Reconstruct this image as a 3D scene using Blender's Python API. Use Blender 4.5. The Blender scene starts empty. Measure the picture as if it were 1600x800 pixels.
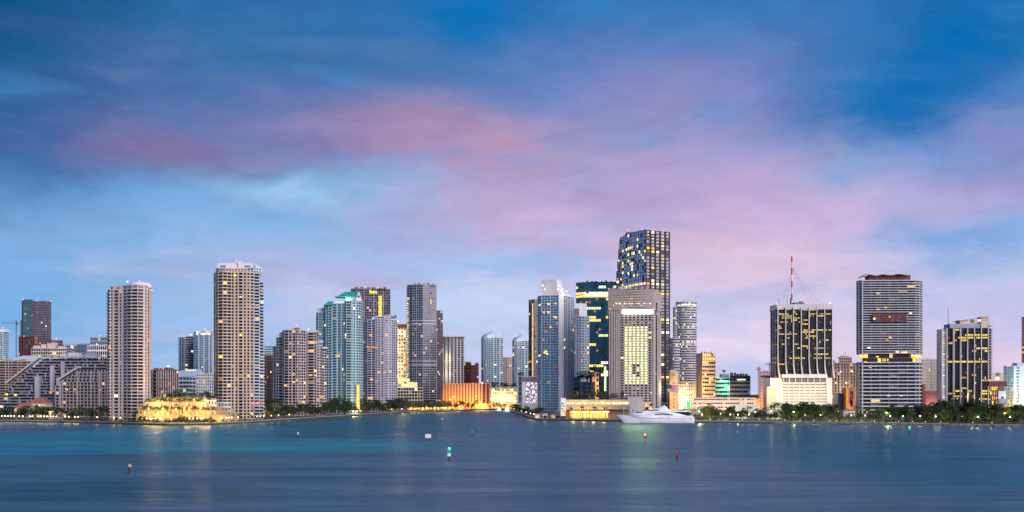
import bpy, math, random
from mathutils import Vector
random.seed(7)
S = bpy.context.scene
C = S.collection
# ------------------------------------------------------------------ camera
F, H, HY = 1600.0, 27.0, 612.0          # focal length in photo pixels, eye height, horizon row
cam = bpy.data.objects.new('camera', bpy.data.cameras.new('camera'))
C.objects.link(cam); S.camera = cam
cam.location = (0, 0, H); cam.rotation_euler = (math.radians(90), 0, 0)
cam.data.sensor_width = 36; cam.data.lens = 36
cam.data.shift_y = 212 / 1600; cam.data.clip_start = 1; cam.data.clip_end = 60000
S.view_settings.view_transform = 'Standard'; S.view_settings.look = 'None'
S.view_settings.exposure = 0.0; S.view_settings.gamma = 1.0
S.view_settings.use_curve_mapping = False
S.render.engine = 'CYCLES'
S.cycles.use_denoising = True
S.cycles.max_bounces = 5; S.cycles.diffuse_bounces = 2; S.cycles.glossy_bounces = 3
S.cycles.transmission_bounces = 2; S.cycles.sample_clamp_indirect = 4.0; S.cycles.sample_clamp_direct = 0
S.cycles.use_light_tree = True; S.cycles.caustics_reflective = False

def s2l(c): return c / 12.92 if c <= .04045 else ((c + .055) / 1.055) ** 2.4
def hx(h):
    h = h.lstrip('#'); return tuple(s2l(int(h[i:i + 2], 16) / 255) for i in (0, 2, 4))

# ------------------------------------------------------------------ sky
W = bpy.data.worlds.new('World'); S.world = W; W.use_nodes = True
nt = W.node_tree; N = nt.nodes; Lk = nt.links; N.clear()
def wn(t, **k):
    n = N.new(t)
    for a, b in k.items(): setattr(n, a, b)
    return n
def wmath(op, a, b=None, clamp=False):
    n = wn('ShaderNodeMath', operation=op, use_clamp=clamp)
    for i, v in enumerate((a, b)):
        if v is None: continue
        if isinstance(v, (int, float)): n.inputs[i].default_value = v
        else: Lk.new(v, n.inputs[i])
    return n.outputs[0]
def wvec(op, a, b):
    n = wn('ShaderNodeVectorMath', operation=op)
    for i, v in enumerate((a, b)):
        if isinstance(v, (tuple, list)): n.inputs[i].default_value = v
        else: Lk.new(v, n.inputs[i])
    return n.outputs['Value'] if op in ('DOT_PRODUCT', 'LENGTH') else n.outputs[0]
def wmix(f, a, b, blend='MIX'):
    n = wn('ShaderNodeMix', data_type='RGBA', blend_type=blend)
    if isinstance(f, (int, float)): n.inputs[0].default_value = f
    else: Lk.new(f, n.inputs[0])
    for s, v in ((6, a), (7, b)):
        if isinstance(v, tuple): n.inputs[s].default_value = (*v, 1)
        else: Lk.new(v, n.inputs[s])
    return n.outputs[2]
tc = wn('ShaderNodeTexCoord'); sp = wn('ShaderNodeSeparateXYZ'); Lk.new(tc.outputs['Generated'], sp.inputs[0])
az = wmath('MULTIPLY', wmath('ARCTAN2', sp.outputs[0], sp.outputs[1]), 57.2958)
el = wmath('MULTIPLY', wmath('ARCSINE', sp.outputs[2]), 57.2958)
cb = wn('ShaderNodeCombineXYZ'); Lk.new(az, cb.inputs[0]); Lk.new(el, cb.inputs[1])
ae = cb.outputs[0]
def wnoise(vec, scale, detail, rough=.55, dist=0):
    n = wn('ShaderNodeTexNoise'); Lk.new(vec, n.inputs['Vector'])
    n.inputs['Scale'].default_value = scale; n.inputs['Detail'].default_value = detail
    n.inputs['Roughness'].default_value = rough; n.inputs['Distortion'].default_value = dist
    return n
# noise lives on the sphere (no seam), squeezed in height so that clouds lie flat
sq = wvec('MULTIPLY', tc.outputs['Generated'], (1, 1, 2.2))
n1 = wnoise(sq, 5.5, 5, .6, .4)
warp = wvec('MULTIPLY', wvec('SUBTRACT', n1.outputs['Color'], (.5, .5, .5)), (7.5, 4.6, 0))
n1b = wnoise(sq, 17, 5, .55, .3)
warp2 = wvec('MULTIPLY', wvec('SUBTRACT', n1b.outputs['Color'], (.5, .5, .5)), (2.8, 1.5, 0))
q = wvec('ADD', wvec('ADD', ae, warp), warp2)
ramp = wn('ShaderNodeValToRGB'); Lk.new(wmath('DIVIDE', el, 90.0, True), ramp.inputs[0])
stops = [(0, '#bccdf0'), (.045, '#aac8f0'), (.085, '#90bce8'), (.125, '#72a8dc'), (.165, '#4388c8'),
         (.205, '#1f74b8'), (.235, '#0f69ae'), (.40, '#0c5a9c'), (1, '#0a4c8a')]
r = ramp.color_ramp
while len(r.elements) < len(stops): r.elements.new(.5)
for e, (p, c) in zip(r.elements, stops): e.position = p; e.color = (*hx(c), 1)
col = ramp.outputs[0]
# a thin mauve veil that drifts over the whole dome
n2 = wnoise(sq, 3.1, 4, .5, .6)
veil = wmath('MULTIPLY', wmath('SMOOTH_MAX', wmath('SUBTRACT', n2.outputs[0], .45), 0.0), 1.6, True)
col = wmix(wmath('MULTIPLY', veil, .25), col, hx('#9aa6d6'))
def aepx(x, y):
    u = (x - 800) / F; v = (HY - y) / F
    a = math.atan(u); return math.degrees(a), math.degrees(math.atan(v * math.cos(a)))
D1 = .0325   # degrees to a photo pixel
clouds = [  # centre, half size (photo pixels), colour, strength: the cloud banks in view
    (40, 500, 330, 130, '#68aee4', .85), (-60, 40, 340, 210, '#004c80', 1), (20, 200, 150, 110, '#0a5f9c', .7),
    (560, 480, 330, 90, '#b2c4ec', .7), (740, 475, 190, 60, '#bcd8f8', .8), (560, 432, 110, 28, '#bdb0d8', .75), (1180, 530, 420, 100, '#e9d8ee', .9), (1560, 560, 200, 60, '#e2cce6', .85),
    (450, 105, 330, 90, '#3b70a6', .75), (300, 175, 240, 60, '#5f74aa', .6),
    (250, 240, 165, 40, '#8272a4', .95), (480, 205, 150, 45, '#7f78b0', .7), (640, 195, 160, 40, '#9c86b0', .8),
    (780, 225, 170, 55, '#b892b0', .95), (740, 300, 130, 60, '#b8a0c8', .7), (840, 345, 190, 60, '#ccb4d6', .85),
    (1060, 160, 250, 100, '#938ec4', .8), (1000, 285, 200, 60, '#bda2cc', .7), (1180, 300, 150, 90, '#c2a6d0', .75),
    (1040, 370, 220, 45, '#d6b0d2', .7), (1180, 410, 230, 70, '#e4c6de', .85), (330, 335, 220, 35, '#7cb2e4', .7), (340, 385, 160, 25, '#98bce8', .6),
    (470, 303, 130, 22, '#96c6ee', .9), (590, 285, 90, 30, '#86b0de', .75), (620, 350, 100, 40, '#a8b2e2', .6),
    (230, 400, 200, 40, '#7fb0e2', .5), (420, 420, 140, 30, '#a9b0de', .6),
    (745, 15, 75, 42, '#0a72b8', 1), (930, 25, 80, 26, '#1f78bc', .7), (1080, 20, 90, 25, '#2f78b8', .5),
    (1470, 90, 180, 115, '#006ab0', 1), (1400, 165, 90, 45, '#0c6eb4', .9), (1330, 60, 50, 50, '#3079b8', .6),
    (1350, 268, 55, 26, '#5b98d6', .8), (1530, 300, 140, 55, '#b4a6d6', .8), (1570, 225, 80, 60, '#8a8ec6', .8),
    (1320, 350, 160, 40, '#cdb4de', .6), (1490, 378, 90, 22, '#7aa4e0', .85), (1580, 355, 60, 30, '#88aae0', .7),
    (800, 415, 130, 20, '#92bcea', .75), (930, 440, 160, 30, '#b6bcea', .5), (1500, 470, 200, 60, '#c6c4ec', .6)]
for x, y, sx, sy, c, amp in clouds:
    a0, e0 = aepx(x, y)
    d = wvec('MULTIPLY', wvec('SUBTRACT', q, (a0, e0, 0)), (1 / (sx * D1), 1 / (sy * D1), 0))
    g = wmath('MULTIPLY', wmath('EXPONENT', wmath('MULTIPLY', wvec('DOT_PRODUCT', d, d), -.9)), amp)
    col = wmix(g, col, hx(c))
n4 = wnoise(wvec('MULTIPLY', wvec('ADD', tc.outputs['Generated'], wvec('MULTIPLY', n1.outputs['Color'], (.10, .10, .03))), (1, 1, 4.2)), 5.5, 4, .5, .6)
def wrange(v, a, b, c, d):
    n = wn('ShaderNodeMapRange', interpolation_type='SMOOTHSTEP'); Lk.new(v, n.inputs[0])
    for i, x in enumerate((a, b, c, d)): n.inputs[i + 1].default_value = x
    return n.outputs[0]
lowf = wrange(el, 2.0, 20.0, 1.0, .12)
col = wmix(wmath('MULTIPLY', wrange(n4.outputs[0], .50, .74, 0, .34), lowf), col, hx('#dcc8de'))
col = wmix(wrange(n4.outputs[0], .46, .30, 0, .32), col, wmix(.55, ramp.outputs[0], hx('#5f9fdc')))
n3 = wnoise(wvec('MULTIPLY', tc.outputs['Generated'], (1, 1, 3.2)), 13, 6, .58, .8)
fine = wmath('ADD', wmath('MULTIPLY', n3.outputs[0], .34), .83)
col = wmix(1.0, col, fine, 'MULTIPLY')
bg = wn('ShaderNodeBackground'); Lk.new(col, bg.inputs[0]); bg.inputs[1].default_value = 1.0
out = wn('ShaderNodeOutputWorld'); Lk.new(bg.outputs[0], out.inputs[0])
# ------------------------------------------------------------------ last soft glow of the day, from behind and to the right
sun = bpy.data.objects.new('sun', bpy.data.lights.new('sun', 'SUN')); C.objects.link(sun)
sun.data.energy = 3.4; sun.data.angle = math.radians(40); sun.data.color = (1, .84, .78)
sd = Vector((-.62, .74, -.36)).normalized()
sun.rotation_euler = sd.to_track_quat('-Z', 'Y').to_euler()

# ------------------------------------------------------------------ helpers
def X(px, D): return (px - 800) / F * D
def Z(py, D): return H + (HY - py) / F * D
def Dw(py, z=0): return (H - z) * F / (py - HY)      # distance of a point on the level z seen in row py
GZ = 1.6                                             # ground level of the quays
MATS = {}
def nodes(name):
    m = bpy.data.materials.new(name); m.use_nodes = True; MATS[name] = m
    return m, m.node_tree.nodes, m.node_tree.links, m.node_tree.nodes['Principled BSDF']
def mat(name, col, rough=.75, metal=0., var=.14, scale=.12, spec=.4, streak=True, coat=0):
    if name in MATS: return MATS[name]
    m, n, l, b = nodes(name)
    geo = n.new('ShaderNodeNewGeometry'); mp = n.new('ShaderNodeMapping'); l.new(geo.outputs['Position'], mp.inputs[0])
    mp.inputs['Scale'].default_value = (1, 1, .25) if streak else (1, 1, 1)
    t = n.new('ShaderNodeTexNoise'); l.new(mp.outputs[0], t.inputs['Vector']); t.inputs['Scale'].default_value = scale
    t.inputs['Detail'].default_value = 6; t.inputs['Roughness'].default_value = .65
    r = n.new('ShaderNodeValToRGB'); l.new(t.outputs[0], r.inputs[0])
    r.color_ramp.elements[0].position = .3; r.color_ramp.elements[1].position = .7
    r.color_ramp.elements[0].color = (*[c * (1 - var) for c in col], 1)
    r.color_ramp.elements[1].color = (*[min(1, c * (1 + var)) for c in col], 1)
    l.new(r.outputs[0], b.inputs['Base Color'])
    b.inputs['Roughness'].default_value = rough; b.inputs['Metallic'].default_value = metal
    b.inputs['Specular IOR Level'].default_value = spec; b.inputs['Coat Weight'].default_value = coat
    return m
def glass(name, col, refl=.55, rough=.12):
    """tinted, coated facade glass: dark behind, mirror-like in front, each pane slightly out of true"""
    m, n, l, b = nodes(name)
    b.inputs['Base Color'].default_value = (*col, 1); b.inputs['Metallic'].default_value = refl
    b.inputs['Roughness'].default_value = rough
    geo = n.new('ShaderNodeNewGeometry'); v = n.new('ShaderNodeTexNoise'); l.new(geo.outputs['Position'], v.inputs['Vector'])
    v.inputs['Scale'].default_value = .22; v.inputs['Detail'].default_value = 3
    bp = n.new('ShaderNodeBump'); bp.inputs['Strength'].default_value = .25; bp.inputs['Distance'].default_value = .5
    l.new(v.outputs[0], bp.inputs['Height']); l.new(bp.outputs[0], b.inputs['Normal'])
    mx = n.new('ShaderNodeMix'); mx.data_type = 'RGBA'
    v2 = n.new('ShaderNodeTexNoise'); l.new(geo.outputs['Position'], v2.inputs['Vector']); v2.inputs['Scale'].default_value = .5
    mx.inputs[6].default_value = (*[c * .6 for c in col], 1); mx.inputs[7].default_value = (*[min(1, c * 1.35) for c in col], 1)
    l.new(v2.outputs[0], mx.inputs[0]); l.new(mx.outputs[2], b.inputs['Base Color'])
    return m
def lit(name, col, st, var=.6, scale=.9):
    """a lit room seen through its window, or a lamp"""
    if name in MATS: return MATS[name]
    m, n, l, b = nodes(name)
    n.remove(b); e = n.new('ShaderNodeEmission'); l.new(e.outputs[0], n['Material Output'].inputs[0])
    geo = n.new('ShaderNodeNewGeometry'); v = n.new('ShaderNodeTexNoise'); l.new(geo.outputs['Position'], v.inputs['Vector'])
    v.inputs['Scale'].default_value = scale; v.inputs['Detail'].default_value = 3
    mr = n.new('ShaderNodeMapRange'); l.new(v.outputs[0], mr.inputs[0])
    mr.inputs[1].default_value = .3; mr.inputs[2].default_value = .7
    mr.inputs[3].default_value = st * (1 - var); mr.inputs[4].default_value = st * (1 + var)
    e.inputs[0].default_value = (*col, 1); l.new(mr.outputs[0], e.inputs[1])
    m.cycles.emission_sampling = 'NONE'
    return m

def obj(name, me, parent=None, loc=(0, 0, 0), kind=None):
    o = bpy.data.objects.new(name, me); C.objects.link(o); o.location = loc
    if parent: o.parent = parent
    if kind: o['kind'] = kind
    return o
def wloc(o):
    v = Vector((0, 0, 0))
    while o: v += o.location; o = o.parent
    return v
def thing(name, label, cat, loc, group=None):
    o = bpy.data.objects.new(name, None); C.objects.link(o); o.location = loc
    o.empty_display_size = 1; o['label'] = label; o['category'] = cat
    if group: o['group'] = group
    return o
class MB:
    def __init__(s): s.v = []; s.f = []; s.m = []
    def add(s, vs, fs, mi=0):
        b = len(s.v); s.v += vs
        for f in fs: s.f.append(tuple(i + b for i in f)); s.m.append(mi)
    def quad(s, a, b, c, d, mi=0): s.add([a, b, c, d], [(0, 1, 2, 3)], mi)
    def box(s, x0, x1, y0, y1, z0, z1, mi=0):
        s.prism([(x0, y0), (x1, y0), (x1, y1), (x0, y1)], z0, z1, mi)
    def prism(s, poly, z0, z1, mi=0, top=None):
        n = len(poly); v = [(x, y, z0) for x, y in poly] + [(x, y, z1) for x, y in (top or poly)]
        s.add(v, [(i, (i + 1) % n, n + (i + 1) % n, n + i) for i in range(n)] + [tuple(range(n))[::-1], tuple(range(n, 2 * n))], mi)
    def obox(s, p, d, nr, w0, w1, n0, n1, z0, z1, mi=0):
        P = lambda w, n: (p[0] + d[0] * w + nr[0] * n, p[1] + d[1] * w + nr[1] * n)
        s.prism([P(w0, n1), P(w1, n1), P(w1, n0), P(w0, n0)], z0, z1, mi)
    def ring(s, o, i, z0, z1, mi=0):
        n = len(o); v = [(x, y, z0) for x, y in o] + [(x, y, z1) for x, y in o] + [(x, y, z0) for x, y in i] + [(x, y, z1) for x, y in i]
        f = []
        for a in range(n):
            b = (a + 1) % n
            f += [(a, b, n + b, n + a), (n + a, n + b, 3 * n + b, 3 * n + a), (b, a, 2 * n + a, 2 * n + b)]
        s.add(v, f, mi)
    def tube(s, p0, p1, r0, r1, seg=6, mi=0):
        p0 = Vector(p0); p1 = Vector(p1); d = (p1 - p0).normalized()
        u = d.cross(Vector((0, 0, 1)) if abs(d.z) < .9 else Vector((1, 0, 0))).normalized(); w = d.cross(u)
        v = []
        for p, r in ((p0, r0), (p1, r1)):
            for i in range(seg):
                a = 2 * math.pi * i / seg; v.append(tuple(p + (u * math.cos(a) + w * math.sin(a)) * r))
        s.add(v, [(i, (i + 1) % seg, seg + (i + 1) % seg, seg + i) for i in range(seg)] + [tuple(range(seg))[::-1], tuple(range(seg, 2 * seg))], mi)
    def ball(s, c, r, seg=8, rings=5, sz=1, mi=0):
        v = [(c[0], c[1], c[2] + r * sz)]
        for j in range(1, rings):
            t = math.pi * j / rings
            for i in range(seg):
                a = 2 * math.pi * i / seg
                v.append((c[0] + r * math.sin(t) * math.cos(a), c[1] + r * math.sin(t) * math.sin(a), c[2] + r * sz * math.cos(t)))
        v.append((c[0], c[1], c[2] - r * sz)); e = len(v) - 1; f = []
        for i in range(seg):
            f.append((0, 1 + i, 1 + (i + 1) % seg)); f.append((e, e - seg + (i + 1) % seg, e - seg + i))
            for j in range(rings - 2):
                a = 1 + j * seg; f.append((a + i, a + seg + i, a + seg + (i + 1) % seg, a + (i + 1) % seg))
        s.add(v, f, mi)
    def mesh(s, name, mats, off=(0, 0, 0)):
        me = bpy.data.meshes.new(name)
        me.from_pydata([(x - off[0], y - off[1], z - off[2]) for x, y, z in s.v], [], s.f)
        for m in (mats if isinstance(mats, (list, tuple)) else [mats]): me.materials.append(m)
        me.polygons.foreach_set('material_index', s.m); me.update()
        return me
    def build(s, name, mats, parent=None, kind=None):
        off = wloc(parent) if parent else (0, 0, 0)
        return obj(name, s.mesh(name, mats, off), parent, (0, 0, 0), kind)
def light(parent, p, power, col, r=1.5, name='lamp_glow'):
    l = bpy.data.lights.new(name, 'POINT'); l.energy = power; l.color = col; l.shadow_soft_size = r
    o = bpy.data.objects.new(name, l); C.objects.link(o)
    if parent: o.parent = parent; o.location = Vector(p) - wloc(parent)
    else: o.location = p
    return o
def spot(parent, p, target, power, col, r=1.0, ang=80, name='flood_glow'):
    l = bpy.data.lights.new(name, 'SPOT'); l.energy = power; l.color = col; l.shadow_soft_size = r
    l.spot_size = math.radians(ang); l.spot_blend = .6
    o = bpy.data.objects.new(name, l); C.objects.link(o)
    o.rotation_euler = (Vector(target) - Vector(p)).to_track_quat('-Z', 'Y').to_euler()
    if parent: o.parent = parent; o.location = Vector(p) - wloc(parent)
    else: o.location = p
    return o

# ------------------------------------------------------------------ materials
M = {}
for k, c in dict(cream=(.64, .56, .50), pinkstone=(.66, .56, .53), white=(.74, .74, .76), offwhite=(.64, .63, .64), lav=(.50, .48, .56),
                 concrete=(.44, .43, .43), travertine=(.42, .37, .35), darkstone=(.10, .09, .10), brown=(.20, .125, .11),
                 redbrown=(.24, .09, .08), sand=(.55, .42, .30), terracotta=(.42, .16, .11), tan=(.46, .35, .30), bluewhite=(.56, .66, .76),
                 tealwall=(.54, .72, .78), slate=(.16, .17, .21), greyblue=(.33, .37, .45), silver=(.58, .60, .66), maroon=(.18, .05, .06),
                 purplegrey=(.23, .19, .25), steel_dark=(.045, .043, .05), steel_grey=(.17, .16, .17), terra_pink=(.52, .32, .28), greyblue2=(.42, .45, .52), pinkwall=(.60, .40, .38)).items():
    M[k] = mat(k, c)
M['metal_dark'] = mat('metal_dark', (.04, .043, .05), .45, .5)
M['metal_grey'] = mat('metal_grey', (.3, .31, .33), .4, .6)
M['green_roof'] = mat('green_roof', (.03, .36, .28), .5)
M['red'] = mat('red_paint', (.5, .04, .03), .5)
M['whitepaint'] = mat('white_paint', (.78, .78, .78), .4, var=.05)
M['gel'] = mat('white_gelcoat', (.84, .87, .91), .22, var=.03, scale=.05, coat=.5)
G = dict(dark=glass('glass_dark', (.012, .014, .026), .2), blue=glass('glass_blue', (.035, .17, .30), .35), teal=glass('glass_teal', (.008, .19, .22), .35),
         grey=glass('glass_grey', (.10, .13, .19), .3), sky=glass('glass_sky', (.27, .28, .34), .15, .2), sky2=glass('glass_sky_mirror', (.50, .54, .66), .6, .15), black=glass('glass_black', (.014, .015, .022), .2),
         navy=glass('glass_navy', (.014, .022, .05), .25), wine=glass('glass_wine', (.032, .018, .026), .25), aqua=glass('glass_aqua', (.06, .26, .33), .4))
M['curtain'] = mat('curtain', (.12, .11, .14), .8)
M['interior'] = mat('dark_room', (.05, .05, .06), .8)
Lw = lit('lit_warm', (1, .62, .26), 1.1); Ly = lit('lit_yellow', (1, .74, .22), 1.5); Lo = lit('lit_orange', (1, .45, .12), .9)
Lc = lit('lit_cream', (1, .88, .62), 1.7); Lg = lit('lit_green', (.86, 1, .50), 1.2); Lhot = lit('lit_hotel', (.90, 1, .42), 1.7); Lband = lit('lit_band', (.95, 1, .8), 9, .1); Lhot.cycles.emission_sampling = 'AUTO'; Lband.cycles.emission_sampling = 'AUTO'; Lgold = lit('lit_gold', (1, .66, .10), 1.6)
Lwh = lit('lit_white', (1, .96, .86), 3.2, .2); Ldim = lit('lit_dim', (1, .6, .3), .35)
Lpk = lit('lit_pink', (1, .72, .85), .9); Lvi = lit('lit_violet', (.50, .36, .62), .55); Ltile = lit('lit_tile', (1, .95, .95), 1.2)
bulb_red = lit('bulb_red', (1, .12, .08), 6, .1); bulb_white = lit('bulb_white', (1, .93, .8), 9, .1); bulb_warm = lit('bulb_warm', (1, .7, .32), 9, .1)
bulb_green = lit('bulb_green', (.05, 1, .45), 6, .1)

# ------------------------------------------------------------------ facade builder
def parse(p):
    o = []
    for t in p.split():
        n = 1
        if '*' in t: t, n = t.split('*'); n = int(n)
        o += [(t[0], float(t[1:]) if len(t) > 1 else 1.0)] * n
    return o
def inset(poly, d):
    n = len(poly); res = []
    for i in range(n):
        a, b, c = Vector(poly[i - 1]), Vector(poly[i]), Vector(poly[(i + 1) % n])
        e1 = (b - a).normalized(); e2 = (c - b).normalized()
        n1 = Vector((-e1.y, e1.x)); n2 = Vector((-e2.y, e2.x))
        k = 1 + n1.dot(n2)
        off = (n1 + n2) / k if k > .15 else n1
        if off.length > 3: off = off.normalized() * 3
        res.append(tuple(b + off * d))
    return res
def block(root, pts, z0, z1, nf, pats, wall='white', gl='dark', back=22, band=.34, rec=.5, pw=.7, mw=.22, litp=.05, lm=None,
          rows=None, sep=True, bal=(1.3, .8), balmat=None, cap=1.0, capmat=None, litf=None, curt=.07, pier_out=.05, mull=None,
          bname='floor_band', runs=False, flare=0, raw=False, seed=None, corner=True, dim=.02):
    """one prismatic volume of a building, from the corners seen (photo column, distance), left to right"""
    rnd = random.Random(seed if seed is not None else hash((round(pts[0][0]), nf, round(z1))))
    wm = M[wall] if isinstance(wall, str) else wall; mm = M[mull] if mull else wm
    g = G[gl] if isinstance(gl, str) else gl; lm = lm or [Lw, Ly, Lo, Lc]
    pm = [g, M['curtain'], Ldim] + lm
    fr = [(X(a, d), d) for a, d in pts] if not raw else list(pts)
    if raw and back == 0: poly = fr
    else:
        yb = max(y for _, y in fr) + back
        if raw: poly = fr + [(fr[-1][0], yb), (fr[0][0], yb)]
        else: poly = fr + [(X(pts[-1][0] - 1.2, yb), yb), (X(pts[0][0] + 1.2, yb), yb)]
    core = inset(poly, rec)
    m = MB(); m.prism(core, z0, z1 + .02); m.build('core', g, root)
    fh = (z1 - z0) / nf; bh = fh * band
    if bh > .02:
        if sep:
            m = MB(); m.ring(poly, core, 0, bh); off = wloc(root); me = m.mesh(bname, wm, (off.x, off.y, 0))
            for k in range(nf): obj(bname, me, root, (0, 0, z0 + k * fh - off.z))
        else:
            m = MB()
            for k in range(nf): m.ring(poly, core, z0 + k * fh, z0 + k * fh + bh)
            m.build(bname + 's', wm, root, 'stuff')
    panes = MB(); piers = MB(); mulls = MB()
    rowlit = rows or {}
    for e in range(len(fr) - 1):
        a = Vector(poly[e]); b = Vector(poly[e + 1]); Ln = (b - a).length; d = (b - a) / Ln; nr = Vector((d.y, -d.x))
        cols = parse(pats[min(e, len(pats) - 1)]); tot = sum(w for _, w in cols); t = 0; bounds = [0]
        for ch, w in cols: t += w / tot * Ln; bounds.append(t)
        for i in range(len(cols) + 1):
            l_ = cols[i - 1][0] if i else None; r_ = cols[i][0] if i < len(cols) else None
            if l_ == 'S' and r_ == 'S': continue
            isG = (l_ in ('G', 'L') and r_ in ('G', 'L')) or (not corner and (l_ is None or r_ is None))
            w = mw if isG else pw
            w0 = max(0, bounds[i] - w / 2) if l_ is not None else 0
            w1 = min(Ln, bounds[i] + w / 2) if r_ is not None else Ln
            if l_ is None: w0, w1 = 0, w / 2
            if r_ is None: w0, w1 = Ln - w / 2, Ln
            if isG: mulls.obox(a, d, nr, w0, w1, -rec - .1, .03, z0, z1)
            elif sep and not flare:
                q_ = MB(); q_.obox(a, d, nr, w0, w1, -rec - .1, pier_out, z0, z1); q_.build('pier', mm, root)
            elif flare:
                q_ = MB(); zf = z0 + (z1 - z0) * .16
                q_.obox(a, d, nr, w0, w1, -rec - .1, pier_out, zf, z1)
                P = lambda u, v: (a.x + d.x * u + nr.x * v, a.y + d.y * u + nr.y * v)
                ex = [0, .12, .3, .6, 1]
                for s_ in range(4):
                    za = zf - (zf - z0) * s_ / 4; zb = zf - (zf - z0) * (s_ + 1) / 4
                    ra = lambda k: [P(w0 - flare * ex[k] * .5, pier_out + flare * ex[k] * .4), P(w1 + flare * ex[k] * .5, pier_out + flare * ex[k] * .4), P(w1 + flare * ex[k] * .5, -rec), P(w0 - flare * ex[k] * .5, -rec)]
                    q_.prism(ra(s_ + 1), zb, za, 0, ra(s_))
                q_.build('pier', mm, root)
            else: piers.obox(a, d, nr, w0, w1, -rec - .1, pier_out, z0, z1)
        run = {}
        if runs:                                   # offices: lit rooms lie side by side on a floor
            for k in range(nf):
                p = rowlit.get(k, litp); on = rnd.random() < p; sel = 3
                for i in range(len(cols)):
                    if on: on = rnd.random() < .62 + .34 * p ** .5
                    elif rnd.random() < p * .25: on = True; sel = rnd.randrange(3, 3 + len(lm))
                    run[(i, k)] = sel if on else (2 if rnd.random() < dim else (1 if rnd.random() < curt else 0))
        for i, (ch, w) in enumerate(cols):
            t0, t1 = bounds[i], bounds[i + 1]
            if ch == 'S':
                q_ = MB(); q_.obox(a, d, nr, t0 + .01, t1 - .01, -rec - .1, pier_out, z0, z1); q_.build('wall_panel', wm, root)
                continue
            x = min(pw / 2, (t1 - t0) * .2); off = -(rec - .06)
            for k in range(nf):
                za = z0 + k * fh + bh; zb = z0 + (k + 1) * fh
                r = rnd.random(); mi = None
                if litf: mi = litf(e, i, k, rnd)
                if mi is None and runs and ch not in 'LD': mi = run[(i, k)]
                if mi is None:
                    p = rowlit.get(k, litp)
                    if ch == 'L': p = .96
                    if ch == 'D': p = 0
                    mi = rnd.randrange(3, 3 + len(lm)) if r < p else (2 if r < p + dim and ch != 'D' else (1 if r < p + dim + curt else 0))
                P = lambda u, z: (a.x + d.x * u + nr.x * off, a.y + d.y * u + nr.y * off, z)
                if mi: panes.quad(P(t0 + x, za), P(t1 - x, za), P(t1 - x, zb), P(t0 + x, zb), mi)
            if ch == 'B':
                q_ = MB(); bd, bhh = bal; o_ = wloc(root)
                q_.obox(a, d, nr, t0 + .1, t1 - .1, .01, bd, -.12, .12)
                q_.obox(a, d, nr, t0 + .1, t1 - .1, bd - .12, bd + .02, .1, bhh)
                q_.obox(a, d, nr, t0 + .1, t0 + .2, .01, bd - .1, .1, bhh); q_.obox(a, d, nr, t1 - .2, t1 - .1, .01, bd - .1, .1, bhh)
                bm_ = balmat or wm
                if sep:
                    me = q_.mesh('balcony', bm_, (o_.x, o_.y, 0))
                    for k in range(1, nf): obj('balcony', me, root, (0, 0, z0 + k * fh - o_.z))
                else:
                    st = MB()
                    for k in range(1, nf): st.add([(vx, vy, vz + z0 + k * fh) for vx, vy, vz in q_.v], q_.f)
                    st.build('balconies', bm_, root, 'stuff')
    if panes.f: panes.build('window_panes', pm, root, 'stuff')
    if piers.f: piers.build('piers', mm, root, 'stuff')
    if mulls.f: mulls.build('mullions', mm, root, 'stuff')
    if cap:
        m = MB(); m.prism(inset(poly, -.08), z1 - .05, z1 + cap); m.build('roof_parapet', M[capmat] if capmat else wm, root)
    return poly
def tower(name, label, pts, cat='building', group=None):
    xs = [X(a, d) for a, d in pts]; ys = [d for _, d in pts]
    return thing(name, label, cat, (sum(xs) / len(xs), min(ys) + 8, GZ), group)
def pbox(root, name, px0, px1, y0, y1, D, depth, m, round_=0):
    """a box on a building, from its photo columns and rows and the distance of its front"""
    b = MB(); b.box(X(px0, D), X(px1, D), D, D + depth, Z(y0, D), Z(y1, D))
    return b.build(name, M[m] if isinstance(m, str) else m, root)
def beacon(root, px, py, D, m=None, r=.9):
    b = MB(); c = (X(px, D), D, Z(py, D)); b.ball(c, r * .8, 8, 5); o = b.build('beacon', m or bulb_red, root)
    b = MB(); b.tube((c[0], c[1], c[2] - 3.5), c, .12, .12, 5); b.build('beacon_post', M['metal_grey'], o)
def rooftop(root, px0, px1, y, D, n=4, h=3.0, m='concrete'):
    r = random.Random(px0 * 3 + n); 
    for i in range(n):
        a = px0 + (px1 - px0) * (i + r.uniform(.05, .3)) / n; b = a + (px1 - px0) / n * r.uniform(.3, .65)
        z = Z(y, D); q_ = MB(); q_.box(X(a, D), X(b, D), D + 3, D + 3 + r.uniform(4, 9), z, z + h * r.uniform(.5, 1.1)); q_.build('roof_plant', M[m], root)

W.cycles.sampling_method = 'MANUAL'; W.cycles.sample_map_resolution = 512
# ------------------------------------------------------------------ water, land, quays
shore_px = [(-160, 658.5), (0, 659.5), (90, 660.5), (150, 662), (215, 664), (260, 665), (330, 664.2), (400, 660.5), (440, 657.6), (480, 655), (540, 651), (600, 647.2),
            (650, 644.4), (700, 643.2), (735, 641.6), (742, 640.6), (788, 640.2), (796, 643), (806, 646.2), (818, 650.5), (829, 654.6),
            (840, 656.9), (880, 657.6), (960, 658.6), (1086, 660.8), (1200, 661.6), (1300, 662.8), (1400, 664.3), (1500, 666), (1600, 667.4), (1780, 669)]
shore = [(X(x, Dw(y)), Dw(y)) for x, y in shore_px]
def shore_y(px):
    for (a, ya), (b, yb) in zip(shore_px, shore_px[1:]):
        if a <= px <= b: return Dw(ya + (yb - ya) * (px - a) / (b - a))
    return Dw(660)
far = [(9000, shore[-1][1] - 200), (9000, 9000), (-9000, 9000), (-9000, shore[0][1] - 60)]
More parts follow.
